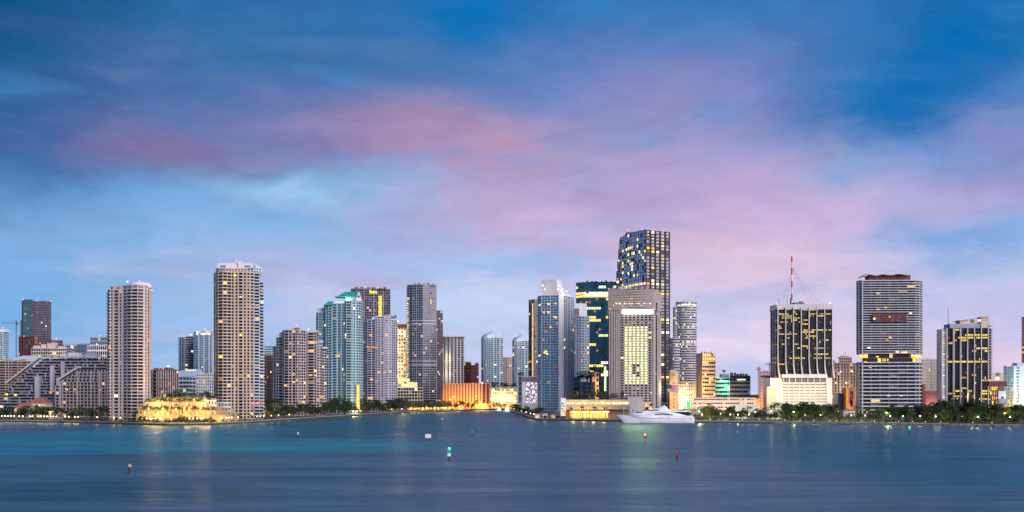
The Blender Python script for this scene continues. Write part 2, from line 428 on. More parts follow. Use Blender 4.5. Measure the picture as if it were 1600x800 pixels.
# land: one sheet out to the horizon
gm = mat('pavement', (.17, .16, .155), .85, scale=.05, streak=False)
b = MB(); b.prism(shore + far, -3, GZ); g = b.build('ground', gm); g['kind'] = 'structure'
# seawall with a coping stone, in front of the land edge
def strip(pts, off0, off1, z0, z1, m, name, mb=None):
    b = mb or MB()
    for (x0, y0), (x1, y1) in zip(pts, pts[1:]):
        d = Vector((x1 - x0, y1 - y0)); L = d.length; d /= L; n = Vector((d.y, -d.x))
        b.obox((x0, y0), d, n, -.02, L + .02, off0, off1, z0, z1)
    if mb is None:
        o = b.build(name, m); return o
swm = mat('seawall_stone', (.075, .07, .07), .8, scale=.4, streak=True, var=.35)
o = strip(shore, .02, .7, -3, 1.35, swm, 'seawall'); o['kind'] = 'structure'
o = strip(shore, -.6, .9, 1.352, 1.95, mat('coping', (.34, .32, .31), .8, scale=.5), 'seawall_coping'); o['kind'] = 'structure'
# promenade behind the wall and the lawn of the bay park
prom = [p for p in shore]
o = strip(prom, -7, -.62, GZ + .004, GZ + .03, mat('promenade_paving', (.36, .33, .31), .8, scale=.3, streak=False), 'promenade'); o['kind'] = 'structure'
pk = [s for s, p in zip(shore, shore_px) if p[0] >= 1086]
b = MB(); poly = [(x, y + 9) for x, y in pk] + [(x * 1.0 + 4, y + 75) for x, y in reversed(pk)]
b.prism(poly, GZ + .004, GZ + .06); o = b.build('park_lawn', mat('lawn', (.07, .12, .03), .95, scale=.12, var=.4, streak=False)); o['kind'] = 'structure'
b = MB(); lf = [s for s, p in zip(shore, shore_px) if p[0] <= 215]
b.prism([(x, y + 8) for x, y in lf] + [(x, y + 60) for x, y in reversed(lf)], GZ + .004, GZ + .06)
o = b.build('shore_lawn', MATS['lawn']); o['kind'] = 'structure'

# rocks along the park edge
rk = random.Random(5); b = MB()
for i in range(900):
    px = rk.uniform(1205, 1600); y = shore_y(px); x = X(px, y); s_ = rk.uniform(.25, .7)
    cx, cy, cz = x, y - .8 - rk.uniform(0, 2.4), rk.uniform(-.1, .9)
    vs = []
    for dx, dy, dz in ((-1, -1, -1), (1, -1, -1), (1, 1, -1), (-1, 1, -1), (-.7, -.6, 1), (.6, -.7, .8), (.7, .6, 1), (-.6, .7, .9)):
        vs.append((cx + dx * s_ * rk.uniform(.7, 1.4), cy + dy * s_ * rk.uniform(.7, 1.2), cz + dz * s_ * rk.uniform(.5, .9)))
    b.add(vs, [(0, 1, 5, 4), (1, 2, 6, 5), (2, 3, 7, 6), (3, 0, 4, 7), (4, 5, 6, 7)])
o = b.build('shore_rocks', mat('rock', (.24, .22, .21), .9, scale=.6, var=.35, streak=False), None, 'stuff')
o['label'] = 'rough grey boulders heaped along the edge of the bay park'; o['category'] = 'rocks'

# water of the bay
m, n, l, bs = nodes('bay_water')
geo = n.new('ShaderNodeNewGeometry'); sep_ = n.new('ShaderNodeSeparateXYZ'); l.new(geo.outputs['Position'], sep_.inputs[0])
def nm(op, a, b_=None, clamp=False):
    k = n.new('ShaderNodeMath'); k.operation = op; k.use_clamp = clamp
    for i, v in enumerate((a, b_)):
        if v is None: continue
        if isinstance(v, (int, float)): k.inputs[i].default_value = v
        else: l.new(v, k.inputs[i])
    return k.outputs[0]
def nv(op, a, b_):
    k = n.new('ShaderNodeVectorMath'); k.operation = op
    for i, v in enumerate((a, b_)):
        if isinstance(v, tuple): k.inputs[i].default_value = v
        else: l.new(v, k.inputs[i])
    return k.outputs['Value'] if op == 'DOT_PRODUCT' else k.outputs[0]
def nn(vec, sc, det, rough=.55, dist=0.):
    k = n.new('ShaderNodeTexNoise'); l.new(vec, k.inputs['Vector']); k.inputs['Scale'].default_value = sc
    k.inputs['Detail'].default_value = det; k.inputs['Roughness'].default_value = rough; k.inputs['Distortion'].default_value = dist
    return k
def nmix(f, a, b_):
    k = n.new('ShaderNodeMix'); k.data_type = 'RGBA'
    if isinstance(f, (int, float)): k.inputs[0].default_value = f
    else: l.new(f, k.inputs[0])
    for s_, v in ((6, a), (7, b_)):
        if isinstance(v, tuple): k.inputs[s_].default_value = (*v, 1)
        else: l.new(v, k.inputs[s_])
    return k.outputs[2]
wx = nn(nv('MULTIPLY', geo.outputs['Position'], (.004, .006, 0)), 1, 4)
wp = nv('ADD', geo.outputs['Position'], nv('MULTIPLY', nv('SUBTRACT', wx.outputs['Color'], (.5, .5, .5)), (120, 70, 0)))
deep = (.085, .125, .145); teal = (.000, .225, .28); mid = (.075, .155, .185)
colw = nmix(nn(nv('MULTIPLY', geo.outputs['Position'], (.006, .010, 0)), 1, 4, .6).outputs[0], deep, mid)
def shoal_sky_tint(px, py, sx, sy, c, amp, pw_=2.0):
    """a shallow sand bank: its centre and reach, laid down in metres on the bay floor"""
    global colw
    D = Dw(py); D0 = Dw(py + sy); D1_ = Dw(max(py - sy, 640)); cx = X(px, D); rx = sx / F * D; ry = (D1_ - D0) / 2; cy = (D0 + D1_) / 2
    d = nv('MULTIPLY', nv('SUBTRACT', wp, (cx, cy, 0)), (1 / rx, 1 / ry, 0))
    rr = nv('DOT_PRODUCT', d, d)
    g_ = nm('MULTIPLY', nm('SUBTRACT', 1.0, nm('SMOOTHSTEP' if False else 'POWER', rr, pw_), True), amp, True)
    colw = nmix(g_, colw, c)
shoal_sky_tint(120, 720, 800, 75, (.000, .10, .115), .95, 1.0)  # side water: the bluer reflected sky is put into its colour
shoal_sky_tint(1560, 735, 420, 80, (.000, .10, .125), .95, 1.0)
shoal_sky_tint(60, 697, 350, 34, teal, 1.0, 1.6)
shoal_sky_tint(420, 697, 300, 13, (.010, .26, .29), .9, 1.5)
shoal_sky_tint(250, 735, 90, 6, (.12, .14, .16), .35, 1.0)
shoal_sky_tint(1500, 745, 330, 50, (.000, .115, .145), .85, 1.2)
shoal_sky_tint(60, 775, 420, 30, (.000, .075, .085), .85, 1.0)
# wind patches and streaks: slightly lighter and darker water, drawn out along the shore
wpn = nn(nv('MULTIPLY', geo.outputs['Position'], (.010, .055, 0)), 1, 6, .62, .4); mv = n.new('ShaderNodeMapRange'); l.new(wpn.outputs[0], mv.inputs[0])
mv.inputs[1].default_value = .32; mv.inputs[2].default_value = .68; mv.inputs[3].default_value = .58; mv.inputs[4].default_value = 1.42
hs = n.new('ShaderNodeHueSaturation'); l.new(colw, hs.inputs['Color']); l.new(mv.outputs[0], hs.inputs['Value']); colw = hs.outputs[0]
# long low swell and fine ripples, drawn out sideways as the wind leaves them
h1 = nn(nv('MULTIPLY', geo.outputs['Position'], (.035, .16, 0)), 1, 5, .6, .3)
h2 = nn(nv('MULTIPLY', geo.outputs['Position'], (.16, .6, 0)), 1, 3, .55)
hh = nm('ADD', nm('MULTIPLY', h1.outputs[0], 1.6), nm('MULTIPLY', h2.outputs[0], .35))
bp = n.new('ShaderNodeBump'); bp.inputs['Strength'].default_value = .55; bp.inputs['Distance'].default_value = 1.0
l.new(hh, bp.inputs['Height'])
rg = nn(nv('MULTIPLY', geo.outputs['Position'], (.008, .03, 0)), 1, 4, .6)
mr = n.new('ShaderNodeMapRange'); l.new(rg.outputs[0], mr.inputs[0]); mr.inputs[1].default_value = .3; mr.inputs[2].default_value = .7
mr.inputs[3].default_value = .25; mr.inputs[4].default_value = .42
df = n.new('ShaderNodeBsdfDiffuse'); l.new(colw, df.inputs[0]); gs = n.new('ShaderNodeBsdfGlossy'); gs.inputs[0].default_value = (.72, .90, 1, 1)
l.new(mr.outputs[0], gs.inputs['Roughness']); l.new(bp.outputs[0], gs.inputs['Normal']); l.new(bp.outputs[0], df.inputs['Normal'])
lw = n.new('ShaderNodeLayerWeight'); lw.inputs[0].default_value = .5; l.new(bp.outputs[0], lw.inputs['Normal'])
fc = nm('MULTIPLY', nm('POWER', lw.outputs['Facing'], 3.0), .33, True); ms = n.new('ShaderNodeMixShader')
l.new(fc, ms.inputs[0]); l.new(df.outputs[0], ms.inputs[1]); l.new(gs.outputs[0], ms.inputs[2]); n.remove(bs); l.new(ms.outputs[0], n['Material Output'].inputs[0])
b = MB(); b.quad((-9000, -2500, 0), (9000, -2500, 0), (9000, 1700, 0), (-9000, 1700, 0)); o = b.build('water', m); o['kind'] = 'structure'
# ================================================================== left side: the island condominiums and what stands behind them
# --- far left edge
D = 1900; p = [(-16, D), (4, D), (14, D + 20)]
t = tower('apartment_tower', 'slim teal glass tower with white edge, cut off by the left side of the photo', p)
block(t, p, GZ, Z(519, D), 36, ['G*6', 'S.5 G*3'], 'bluewhite', 'teal', sep=False, pw=1.2); pbox(t, 'crown_wall', -14, 8, 519, 514, D + 2, 14, 'white'); beacon(t, 4, 512, D)
# --- dark tower still being built
D = 2100; p = [(34, D + 8), (52, D), (80, D + 6)]
t = tower('unfinished_tower', 'tall dark half-glazed tower under construction with red glow low on its side', p)
block(t, p, GZ, Z(471, D), 60, ['G*5', 'G*12'], 'purplegrey', 'navy', sep=False, band=.3, litp=.01, curt=.02, back=30, mw=.5, cap=1.5)
p2 = [(36, D - 3), (51, D - 6)]
block(t, p2, Z(560, D), Z(469, D), 44, ['G*7'], 'slate', 'teal', sep=False, band=.12, litp=.01, back=10)
p3 = [(29, D - 30), (58, D - 30)]
block(t, p3, GZ, Z(526, D - 30), 17, ['W*6'], 'maroon', 'black', sep=False, band=.2, litp=.03, back=26, lm=[Lo, lit('lit_red', (1, .15, .1), .6)], cap=.4)
m = MB()
for i in range(8): m.box(X(30 + i * 3.4, D - 36), X(30.5 + i * 3.4, D - 36), D - 36, D - 35, Z(560, D), Z(524 + (i % 3) * 2, D))
m.build('scaffold', M['redbrown'], t, 'stuff')
pbox(t, 'hoist_mast', 31.5, 33, 560, 500, D - 4, 3, 'slate')
for px, py in ((36, 467.5), (45, 469), (58, 469.5), (79, 471)): beacon(t, px, py, D, r=1.1)
def crane(px, ybase, ytop, D, jib0, jib1, label, yj=None, m='red'):
    yj = yj or ytop + 3
    t = thing('tower_crane', label, 'crane', (X(px, D), D, Z(ybase, D)), 'tower cranes on the skyline')
    b = MB(); s_ = .9; x = X(px, D)
    for dx in (-s_, s_):
        for dy in (-s_, s_): b.box(x + dx - .12, x + dx + .12, D + dy - .12, D + dy + .12, Z(ybase, D), Z(ytop, D))
    k = 0; z = Z(ybase, D)
    while z < Z(ytop, D) - 2:
        b.tube((x - s_, D - s_, z), (x + s_, D - s_, z + 2), .1, .1, 4); b.tube((x + s_, D + s_, z), (x - s_, D + s_, z + 2), .1, .1, 4); z += 2
    b.build('mast', M[m], t)
    b = MB(); zj = Z(yj, D); b.tube((X(jib0, D), D, zj), (X(jib1, D), D, zj), .35, .35, 5); b.tube((X(jib0, D), D, zj + 1.6), (X(jib1, D), D, zj + 1.6), .2, .2, 5)
    n_ = int(abs(X(jib1, D) - X(jib0, D)) / 2.5)
    for i in range(n_):
        xa = X(jib0, D) + (X(jib1, D) - X(jib0, D)) * i / n_; b.tube((xa, D, zj), (xa + 1.2, D, zj + 1.6), .12, .12, 4)
    b.build('jib', M[m], t)
    b = MB(); b.tube((x, D, Z(ytop, D)), (X(jib0, D) * .6 + x * .4, D, zj + 1.6), .12, .12, 4); b.tube((x, D, Z(ytop, D)), (X(jib1, D) * .6 + x * .4, D, zj + 1.6), .12, .12, 4); b.build('tie_rods', M['metal_grey'], t)
    pbox(t, 'cab', px - .6, px + .8, yj + 2.6, yj, D - 1.5, 3, m)
    return t
crane(25.5, 560, 500, 2150, 2, 30, 'dark tower crane with long jib left of the unfinished dark tower', 505, 'slate')
# --- row behind the terraced building
D = 1500; p = [(49, D), (78, D - 4), (104, D)]
t = tower('red_roofed_building', 'cream stepped building with small red domed roofs behind the terraced block', p)
block(t, p, GZ, Z(545, D), 18, ['W*8', 'W*8'], 'cream', 'dark', sep=False, litp=.06)
for a, b_, y in ((52, 62, 540), (64, 72, 538), (74, 86, 535), (90, 100, 541)):
    pbox(t, 'penthouse', a, b_, 546, y, D + 1, 10, 'cream')
    m = MB(); m.ball((X((a + b_) / 2, D + 6), D + 6, Z(y, D)), (b_ - a) * D / F * .5, 12, 8, .75); m.build('dome_roof', M['maroon'], t)
beacon(t, 88, 529, D, bulb_red)
D = 1350; t = tower('domed_hall', 'low hall with broad pale curved roof behind the tan apartment block', [(18, D), (66, D)])
m = MB()
for i in range(10):
    a0 = math.pi * i / 10; a1 = math.pi * (i + 1) / 10; cx = X(42, D); rx = X(66, D) - cx; zb = Z(568, D); rz = Z(555.5, D) - zb
    m.prism([(cx - rx * math.cos(a0), D), (cx - rx * math.cos(a1), D), (cx - rx * math.cos(a1), D + 30), (cx - rx * math.cos(a0), D + 30)], zb, zb + rz * math.sin((a0 + a1) / 2))
m.build('curved_roof', M['bluewhite'], t); pbox(t, 'wall', 18, 66, 650, 568, D, 29, 'offwhite'); beacon(t, 30, 553, D, bulb_red, .7)
for name, lab, x0, x1, y, D, nf, wl, g_ in (
        ('office_block', 'small dark blue office block left of the teal roofed cluster on the far left', 85, 98, 533, 1800, 24, 'slate', 'navy'),
        ('office_block', 'low grey blue office block between the dark blue block and the white one', 98, 113, 540, 1760, 22, 'greyblue', 'navy'),
        ('apartment_block', 'narrow white apartment block behind the roof of the terraced building', 112, 122, 541, 1700, 20, 'white', 'dark'),
        ('office_block', 'wide green glass office block behind the terraced building', 120, 142, 539, 1680, 14, 'slate', 'teal'),
        ('office_block', 'teal glass office slab with flat dark roof just left of the pale round tower', 141, 172, 528, 1720, 18, 'greyblue', 'teal'),
        ('apartment_block', 'white gridded block with lit lamps just left of the pale round tower', 136, 172, 541, 1600, 12, 'white', 'dark')):
    p = [(x0, D), (x1, D)]; t = tower(name, lab, p)
    block(t, p, GZ, Z(y, D), nf, ['W*%d' % max(4, (x1 - x0) // 3)], wl, g_, sep=False, litp=.05); rooftop(t, x0 + 1, x1 - 1, y - .5, D, 3, 3)
    if x0 >= 136: beacon(t, x0 + 15, y - 3, D, bulb_white if y > 535 else bulb_red, .8)
# --- tan apartment block
D = 1200; p = [(-30, D), (52, D)]
t = tower('tan_apartment_block', 'tan flat-roofed apartment block with rows of balconies at the far left', p)
block(t, p, GZ, Z(565, D), 20, ['W*3 B2 W B2 W*2 B2 W B2 W*2'], 'tan', 'dark', litp=.03, pw=1.0, balmat=M['tan'])
rooftop(t, 0, 40, 564, D, 5, 2.5, 'tan')
# --- terraced (stepped) apartment building: every storey is a shelf
M['terrace_grey'] = mat('terrace_grey', (.36, .35, .42)); M['terrace_pink'] = mat('terrace_pink', (.52, .45, .46))
def terraced(t, D, xa, xb, ybot, ytop, nf, slope, depth, wall, seed, cols, rc=.25, fins=.33):
    """slope(k) gives the photo column where storey k begins"""
    r = random.Random(seed); panes = MB(); zb = GZ; zt = Z(ytop, D); fh = (zt - zb) / nf
    for k in range(nf):
        a, b_ = slope(k / (nf - 1)), xb; z0 = zb + k * fh; y0 = D + k * depth / nf * rc
        m = MB(); m.box(X(a, D), X(b_, D), y0, y0 + depth, z0, z0 + fh * .16); m.box(X(a, D), X(b_, D), y0, y0 + .25, z0 + fh * .15, z0 + fh * .27); m.build('storey_slab', M[wall], t)
        m = MB(); m.box(X(a + .6, D), X(b_ - .6, D), y0 + 1.6, y0 + depth - .2, z0 + fh * .16, z0 + fh - .01); m.build('storey_core', G['black'], t)
        n_ = max(2, int((b_ - a) / (xb - xa) * cols))
        for i in range(n_):
            xl = X(a + (b_ - a) * i / n_ + .7, D); xr = X(a + (b_ - a) * (i + 1) / n_ - .5, D); q_ = r.random()
            mi = 2 if q_ < .012 else (1 if q_ < .12 else 0)
            if mi: panes.quad((xl, y0 + 1.55, z0 + fh * .32), (xr, y0 + 1.55, z0 + fh * .32), (xr, y0 + 1.55, z0 + fh * .98), (xl, y0 + 1.55, z0 + fh * .98), mi - 1)
            if r.random() < fins:
                m = MB(); w_ = r.choice((.35, .4, 1.4, .35)) if fins < 1 else .55; xx = X(a + (b_ - a) * i / n_, D); m.box(xx, xx + w_, y0 + .02, y0 + 1.7, z0 + fh * .27, z0 + fh); m.build('fin_wall', M[wall], t)
    panes.build('window_panes', [M['curtain'], Lw], t, 'stuff')
D = 1090; p = [(3, D), (160, D)]
t = tower('terraced_apartments', 'long dark terraced apartment building whose left side steps up like a pyramid', p)
terraced(t, D, 4, 163, 640, 560, 19, lambda s_: 4 + max(0, s_ - .38) / .62 * 56, 26, 'terrace_grey', 3, 26)
m = MB(); pA = (X(8, D), Z(600, D)); pB = (X(61, D), Z(559.5, D))
m.add([(pA[0], D - .6, pA[1]), (pB[0], D - .6, pB[1]), (pB[0], D - .6, pB[1] + 1.5), (pA[0], D - .6, pA[1] + 1.5), (pA[0], D + 7, pA[1]), (pB[0], D + 7, pB[1]), (pB[0], D + 7, pB[1] + 1.5), (pA[0], D + 7, pA[1] + 1.5)],
      [(0, 1, 2, 3), (3, 2, 6, 7), (1, 5, 6, 2), (4, 0, 3, 7), (5, 4, 7, 6), (0, 4, 5, 1)]); m.build('sloping_edge', M['offwhite'], t)
for a, b_, y0, y1 in ((78, 82, 612, 571), (95, 98, 598, 565), (54, 60, 628, 588), (88, 92, 632, 590)): pbox(t, 'stair_shaft', a, b_, y0, y1, D - 1.2, 5, 'lav')
rooftop(t, 70, 150, 559, D, 8, 2.5, 'lav')
for a, b_, y in ((94, 104, 553), (106, 122, 551), (124, 148, 555)): pbox(t, 'roof_house', a, b_, 561, y, D + 12, 10, 'offwhite')
m = MB(); m.prism([(X(118, D), D + 10), (X(148, D), D + 10), (X(148, D), D + 24), (X(118, D), D + 24)], Z(556, D), Z(550, D), 0, [(X(130, D), D + 15), (X(136, D), D + 15), (X(136, D), D + 18), (X(130, D), D + 18)]); m.build('hip_roof', M['greyblue'], t)
for px, py in ((10, 616), (24, 617), (79, 613), (83, 611)):
    pbox(t, 'lit_window', px - 2.2, px + 2.2, py + 1.6, py - 1.4, D + 1.4, .1, Ly if px < 30 else Lo)
D = 1030; p = [(90, D), (169, D)]
t = tower('terraced_wing', 'nearer wing of the terraced apartments with pale window grid and sloped left shoulder', p)
terraced(t, D, 86, 169, 640, 578, 15, lambda s_: 86 + max(0, s_ - .66) / .34 * 33, 22, 'terrace_pink', 9, 15, 0, 1)
m = MB(); pA = (X(92, D), Z(594, D)); pB = (X(122, D), Z(575, D))
m.add([(pA[0], D - .6, pA[1]), (pB[0], D - .6, pB[1]), (pB[0], D - .6, pB[1] + 2), (pA[0], D - .6, pA[1] + 2), (pA[0], D + 7, pA[1]), (pB[0], D + 7, pB[1]), (pB[0], D + 7, pB[1] + 2), (pA[0], D + 7, pA[1] + 2)],
      [(0, 1, 2, 3), (3, 2, 6, 7), (1, 5, 6, 2), (4, 0, 3, 7), (5, 4, 7, 6), (0, 4, 5, 1)]); m.build('sloping_edge', M['offwhite'], t)
for i, px in enumerate((93, 120, 141, 154, 167)): pbox(t, 'pier', px, px + (.7 if i % 3 else 1.2), 640, 596 if px < 100 else 580, D - .9, 3.2, 'pinkstone')
for px, py in ((104, 608), (117, 608.5), (157, 609), (119, 613)): pbox(t, 'lit_window', px - 1.8, px + 1.8, py + 1.4, py - 1.4, D + 1.4, .1, Lc if px == 104 else Lo)
# --- clubhouse in front of it
def gable_house(t, px0, px1, ybase, yeave, yridge, D, depth, wall, roof):
    m = MB(); m.box(X(px0, D), X(px1, D), D, D + depth, GZ - .2, Z(yeave, D)); m.build('wall', M[wall], t)
    m = MB(); x0, x1 = X(px0 - .8, D), X(px1 + .8, D); ze, zr = Z(yeave, D), Z(yridge, D); w_ = x1 - x0; e = min(w_ * .25, depth * .5)
    m.prism([(x0, D - .8), (x1, D - .8), (x1, D + depth + .8), (x0, D + depth + .8)], ze, zr, 0, [(x0 + e, D + depth * .45), (x1 - e, D + depth * .45), (x1 - e, D + depth * .55), (x0 + e, D + depth * .55)]); m.build('roof', M[roof], t)
    for i in range(max(2, int((px1 - px0) / 5))):
        a = px0 + 1.5 + i * 5; 
        if a + 2 < px1: pbox(t, 'window', a, a + 2, yeave + 5, yeave + 2, D - .06, .12, random.choice([Lw, G['dark'], Ly]))
for lab, a, b_, ye, yr, D in (('low clubhouse with broad terracotta hip roof among palms in front of the terraced building', 44, 72, 630, 622, 975),
                              ('white low villa with grey tiled roof left of the terracotta clubhouse', 22, 46, 636, 630, 965),
                              ('small open pavilion with warm lit roof edge among the shore palms', 76, 88, 643, 640.5, 930)):
    t = tower('clubhouse' if 'club' in lab else ('pavilion' if 'pav' in lab else 'villa'), lab, [(a, D), (b_, D)], 'house'); gable_house(t, a, b_, 650, ye, yr, D, 14, 'cream', 'terracotta' if 'club' in lab else 'concrete')
    if 'pav' in lab: pbox(t, 'lit_fascia', a, b_, ye + .9, ye - .2, D - .9, .3, Lc)
# --- first island tower (pale, round fronted)
D = 895; p = [(168, 908), (172.5, 899), (192, 895), (198, 891), (205.5, 887), (215, 886), (224, 889), (231, 894), (236, 905)]
t = tower('round_fronted_tower', 'pale pinkish condominium tower with bowed front and scalloped crown on the left shore', p)
zt = Z(453, D); nf = 40
block(t, p, GZ, zt, nf, ['B', 'W S.5 W2 S.4 W S.6', 'W', 'B', 'B', 'B', 'S1.1 W S.6', 'W S.7'], 'pinkstone', 'dark', band=.27, pw=.5, litp=.012, bal=(1.1, .72), curt=.08, back=26, dim=.01)
p2 = [(172, 902), (192, 898), (199, 893), (206, 889), (215, 888), (224, 891), (233, 899)]
block(t, p2, zt + 1, Z(447, D), 2, ['W S W S', 'W', 'W', 'W', 'W', 'S W S'], 'pinkstone', 'dark', litp=0, cap=.7, back=18, sep=False)
m = MB(); cx, cy = X(215.5, D), D + 7
for (r0, r1, z0, z1) in ((9.6, 9.6, 448.5, 443.4), (8.8, 7.4, 443.4, 440.6), (5.6, 3.0, 440.6, 438.8)):
    n_ = 18; m.prism([(cx + r0 * math.cos(2 * math.pi * i / n_), cy + r0 * .8 * math.sin(2 * math.pi * i / n_)) for i in range(n_)], Z(z0, D), Z(z1, D), 0, [(cx + r1 * math.cos(2 * math.pi * i / n_), cy + r1 * .8 * math.sin(2 * math.pi * i / n_)) for i in range(n_)])
m.build('crown', M['white'], t)
for a, b_, y in ((170, 176, 448), (176, 184, 449.5), (190, 198, 443), (228, 235, 450)):
    m = MB(); m.ball((X((a + b_) / 2, D), D + 8, Z(453, D)), (b_ - a) / 2 * D / F, 10, 8, (453 - y) / ((b_ - a) / 2)); m.build('roof_dome', M['pinkstone'], t)
for px, py in ((199, 440), (231, 445), (218, 439)): beacon(t, px, py, D + 8, bulb_white if px != 218 else bulb_red, .6)
# --- behind, between the two island towers
D = 1160; p = [(235, D + 5), (248, D), (270, D + 1), (279, D + 14)]
t = tower('brown_gridded_block', 'low brown block with pale window grid right of the pale round tower', p)
block(t, p, GZ, Z(579, D), 11, ['W B2 W', 'W*6', 'W*3'], 'brown', 'black', litp=.06, pw=.9, band=.4, mull='pinkstone', curt=.08)
rooftop(t, 238, 268, 578, D, 4, 3, 'brown'); pbox(t, 'roof_house', 256, 272, 580, 577, D + 6, 8, 'maroon'); beacon(t, 263, 572, D, bulb_white, .9); beacon(t, 255, 576.5, D, bulb_red, .6)
D = 1260; p = [(268, D + 10), (276, D), (310, D - 3)]
t = tower('sloped_roof_block', 'pale blue low block with sloping roof and terraces behind the golden garden', p)
block(t, p, GZ, Z(590, D), 9, ['B*2', 'B*5 W*2'], 'bluewhite', 'grey', litp=.08, curt=.08, pw=.5, bal=(2, 1.1))
m = MB(); m.add([(X(270, D), D - 3, Z(590, D)), (X(312, D), D - 3, Z(588, D)), (X(304, D), D + 24, Z(576, D)), (X(272, D), D + 24, Z(578, D)), (X(270, D), D + 24, Z(590, D)), (X(312, D), D + 24, Z(588, D))],
                [(0, 1, 2, 3), (0, 3, 4), (1, 5, 2), (3, 2, 5, 4), (0, 4, 5, 1)]); m.build('sloping_roof', M['bluewhite'], t)
for i in range(5): pbox(t, 'roof_lamp', 291 + i * 3.2, 293 + i * 3.2, 579, 577.4, D + 20, .6, Lc)
D = 1180; p = [(307, D), (337, D)]
t = tower('white_gridded_block', 'white block with dense grid of small windows left of the tallest island tower', p)
block(t, p, GZ, Z(585, D), 13, ['W*9'], 'white', 'dark', litp=.03, pw=1.1, band=.45)
D = 1900; p = [(279, D), (289, D - 2), (307, D + 6)]
t = tower('banded_glass_tower', 'dark banded glass tower with white left edge, left of two behind the garden', p)
block(t, p, GZ, Z(526, D), 30, ['S.3 W*2 S.5', 'G*4'], 'greyblue', 'navy', litp=.03, band=.28, sep=False, pw=1.4, mw=.3); pbox(t, 'crown_wall', 279, 290, 527, 523, D - 3, 10, 'white'); beacon(t, 298, 523, D, bulb_white)
D = 1850; p = [(302.5, D + 10), (309, D), (326, D - 4), (337, D)]
t = tower('blue_striped_tower', 'blue glass tower with white vertical stripes and lit crown behind the garden', p)
block(t, p, GZ, Z(524, D), 32, ['W*2', 'S.5 G*2 S.5 G*2', 'S.4 G2 S1 G'], 'bluewhite', 'blue', litp=.02, band=.22, sep=False, pw=1.6)
p2 = [(306, D + 4), (336, D + 4)]; block(t, p2, Z(524, D), Z(517.5, D), 2, ['G*8'], 'white', 'sky', litp=.7, lm=[Lc, Lw], sep=False); pbox(t, 'roof_house', 303, 310, 524, 518, D + 6, 12, 'slate'); beacon(t, 320, 513.5, D, bulb_red)
# --- the tallest island tower
D = 950.2; p = [(334, 960.8), (336.5, 950.2), (341, 944), (348, 940.8), (355, 941.3), (361.5, 945), (386, 944), (397, 948.2)]
t = tower('tall_island_tower', 'tallest cream island condominium tower with rounded left corner and white crown', p)
zt = Z(427, D); nf = 46
cre = mat('cream_stucco', (.68, .56, .46))
block(t, p, GZ, zt, nf, ['W', 'W', 'B', 'B', 'W', 'W S.5 W S.4 B1.6 S.3 W S.4', 'W S.3 W S.3'], cre, 'dark', band=.27, pw=.45, litp=.02, bal=(1.1, .72), back=24, lm=[Lgold, Lw], dim=.02)
block(t, [(397, 947.6), (405.5, 947.6)], GZ, Z(428, D), nf, ['B'], 'bluewhite', 'dark', band=.34, pw=.7, litp=.02, bal=(1.3, .75), back=18)
p2 = [(405.5, 948.2), (412, 954.5)]
block(t, p2, GZ, Z(441, D), nf - 2, ['B'], 'bluewhite', 'dark', band=.34, pw=.7, litp=.02, bal=(1.3, .75), back=18)
p3 = [(386, 953.4), (396, 951.3), (408, 955.5)]
block(t, p3, zt, Z(419, D), 2, ['W*2', 'W*3'], 'bluewhite', 'dark', band=.4, back=14, litp=0, sep=False)
p4 = [(337, 953.4), (343, 949.2), (352, 947.1), (386, 950.2)]
block(t, p4, zt + 1, Z(420.5, D), 2, ['W', 'W*2', 'W*7'], cre, 'dark', band=.4, back=16, litp=0, sep=False)
for a, b_, y0, y1 in ((340, 371, 421, 411), (378, 395, 421, 410.5)):
    o = pbox(t, 'crown_block', a, b_, y0, y1, D + 9, 12, 'white'); 
    for i in range(3): pbox(o, 'louvre', a + 4 + i * 3, a + 6.4 + i * 3, y0 - 3, y0 - 6.5, D + 8.9, .15, 'slate')
pbox(t, 'crown_block', 372, 377, 421, 408.5, D + 8, 8, 'white')
m = MB(); m.add([(X(395, D), D + 10, Z(421, D)), (X(405, D), D + 10, Z(424, D)), (X(402.5, D), D + 10, Z(415, D)), (X(395, D), D + 10, Z(410.5, D)), (X(395, D), D + 20, Z(421, D)), (X(405, D), D + 20, Z(424, D)), (X(402.5, D), D + 20, Z(415, D)), (X(395, D), D + 20, Z(410.5, D))],
               [(0, 1, 2, 3), (7, 6, 5, 4), (3, 2, 6, 7), (2, 1, 5, 6), (4, 0, 3, 7), (1, 0, 4, 5)]); m.build('crown_shoulder', M['white'], t)
beacon(t, 369.5, 408, D + 9, bulb_red, .7)
for px, py in ((367, 430), (376, 464), (353, 463), (376, 523), (350, 549), (409, 588)):
    pbox(t, 'lit_window', px - 2.2, px + 2.2, py + 1.5, py - 1.3, 942.1 if px < 360 else 943.5 if px < 400 else 947, .25, (Lw, Lgold, Lo)[px % 3])
pbox(t, 'lit_window', 390, 410, 632, 628, 946.3, .2, lit('lit_redpink', (1, .35, .3), .9))
# --- buildings right of it, behind
D = 1300; p = [(411, D), (428, D)]
t = tower('brown_apartment_slab', 'narrow brown apartment slab seen between the two cream island towers', p)
block(t, p, GZ, Z(556, D), 22, ['S.6 W*2 S.4 B*2'], 'brown', 'dark', litp=.02, sep=False, pw=1)
D = 1700; p = [(411, D), (430, D)]
t = tower('pale_teal_tower', 'pale teal gridded tower top rising over the brown apartment slab', p)
block(t, p, GZ, Z(541, D), 26, ['W*6'], 'bluewhite', 'aqua', litp=.05, sep=False); beacon(t, 418, 537, D)
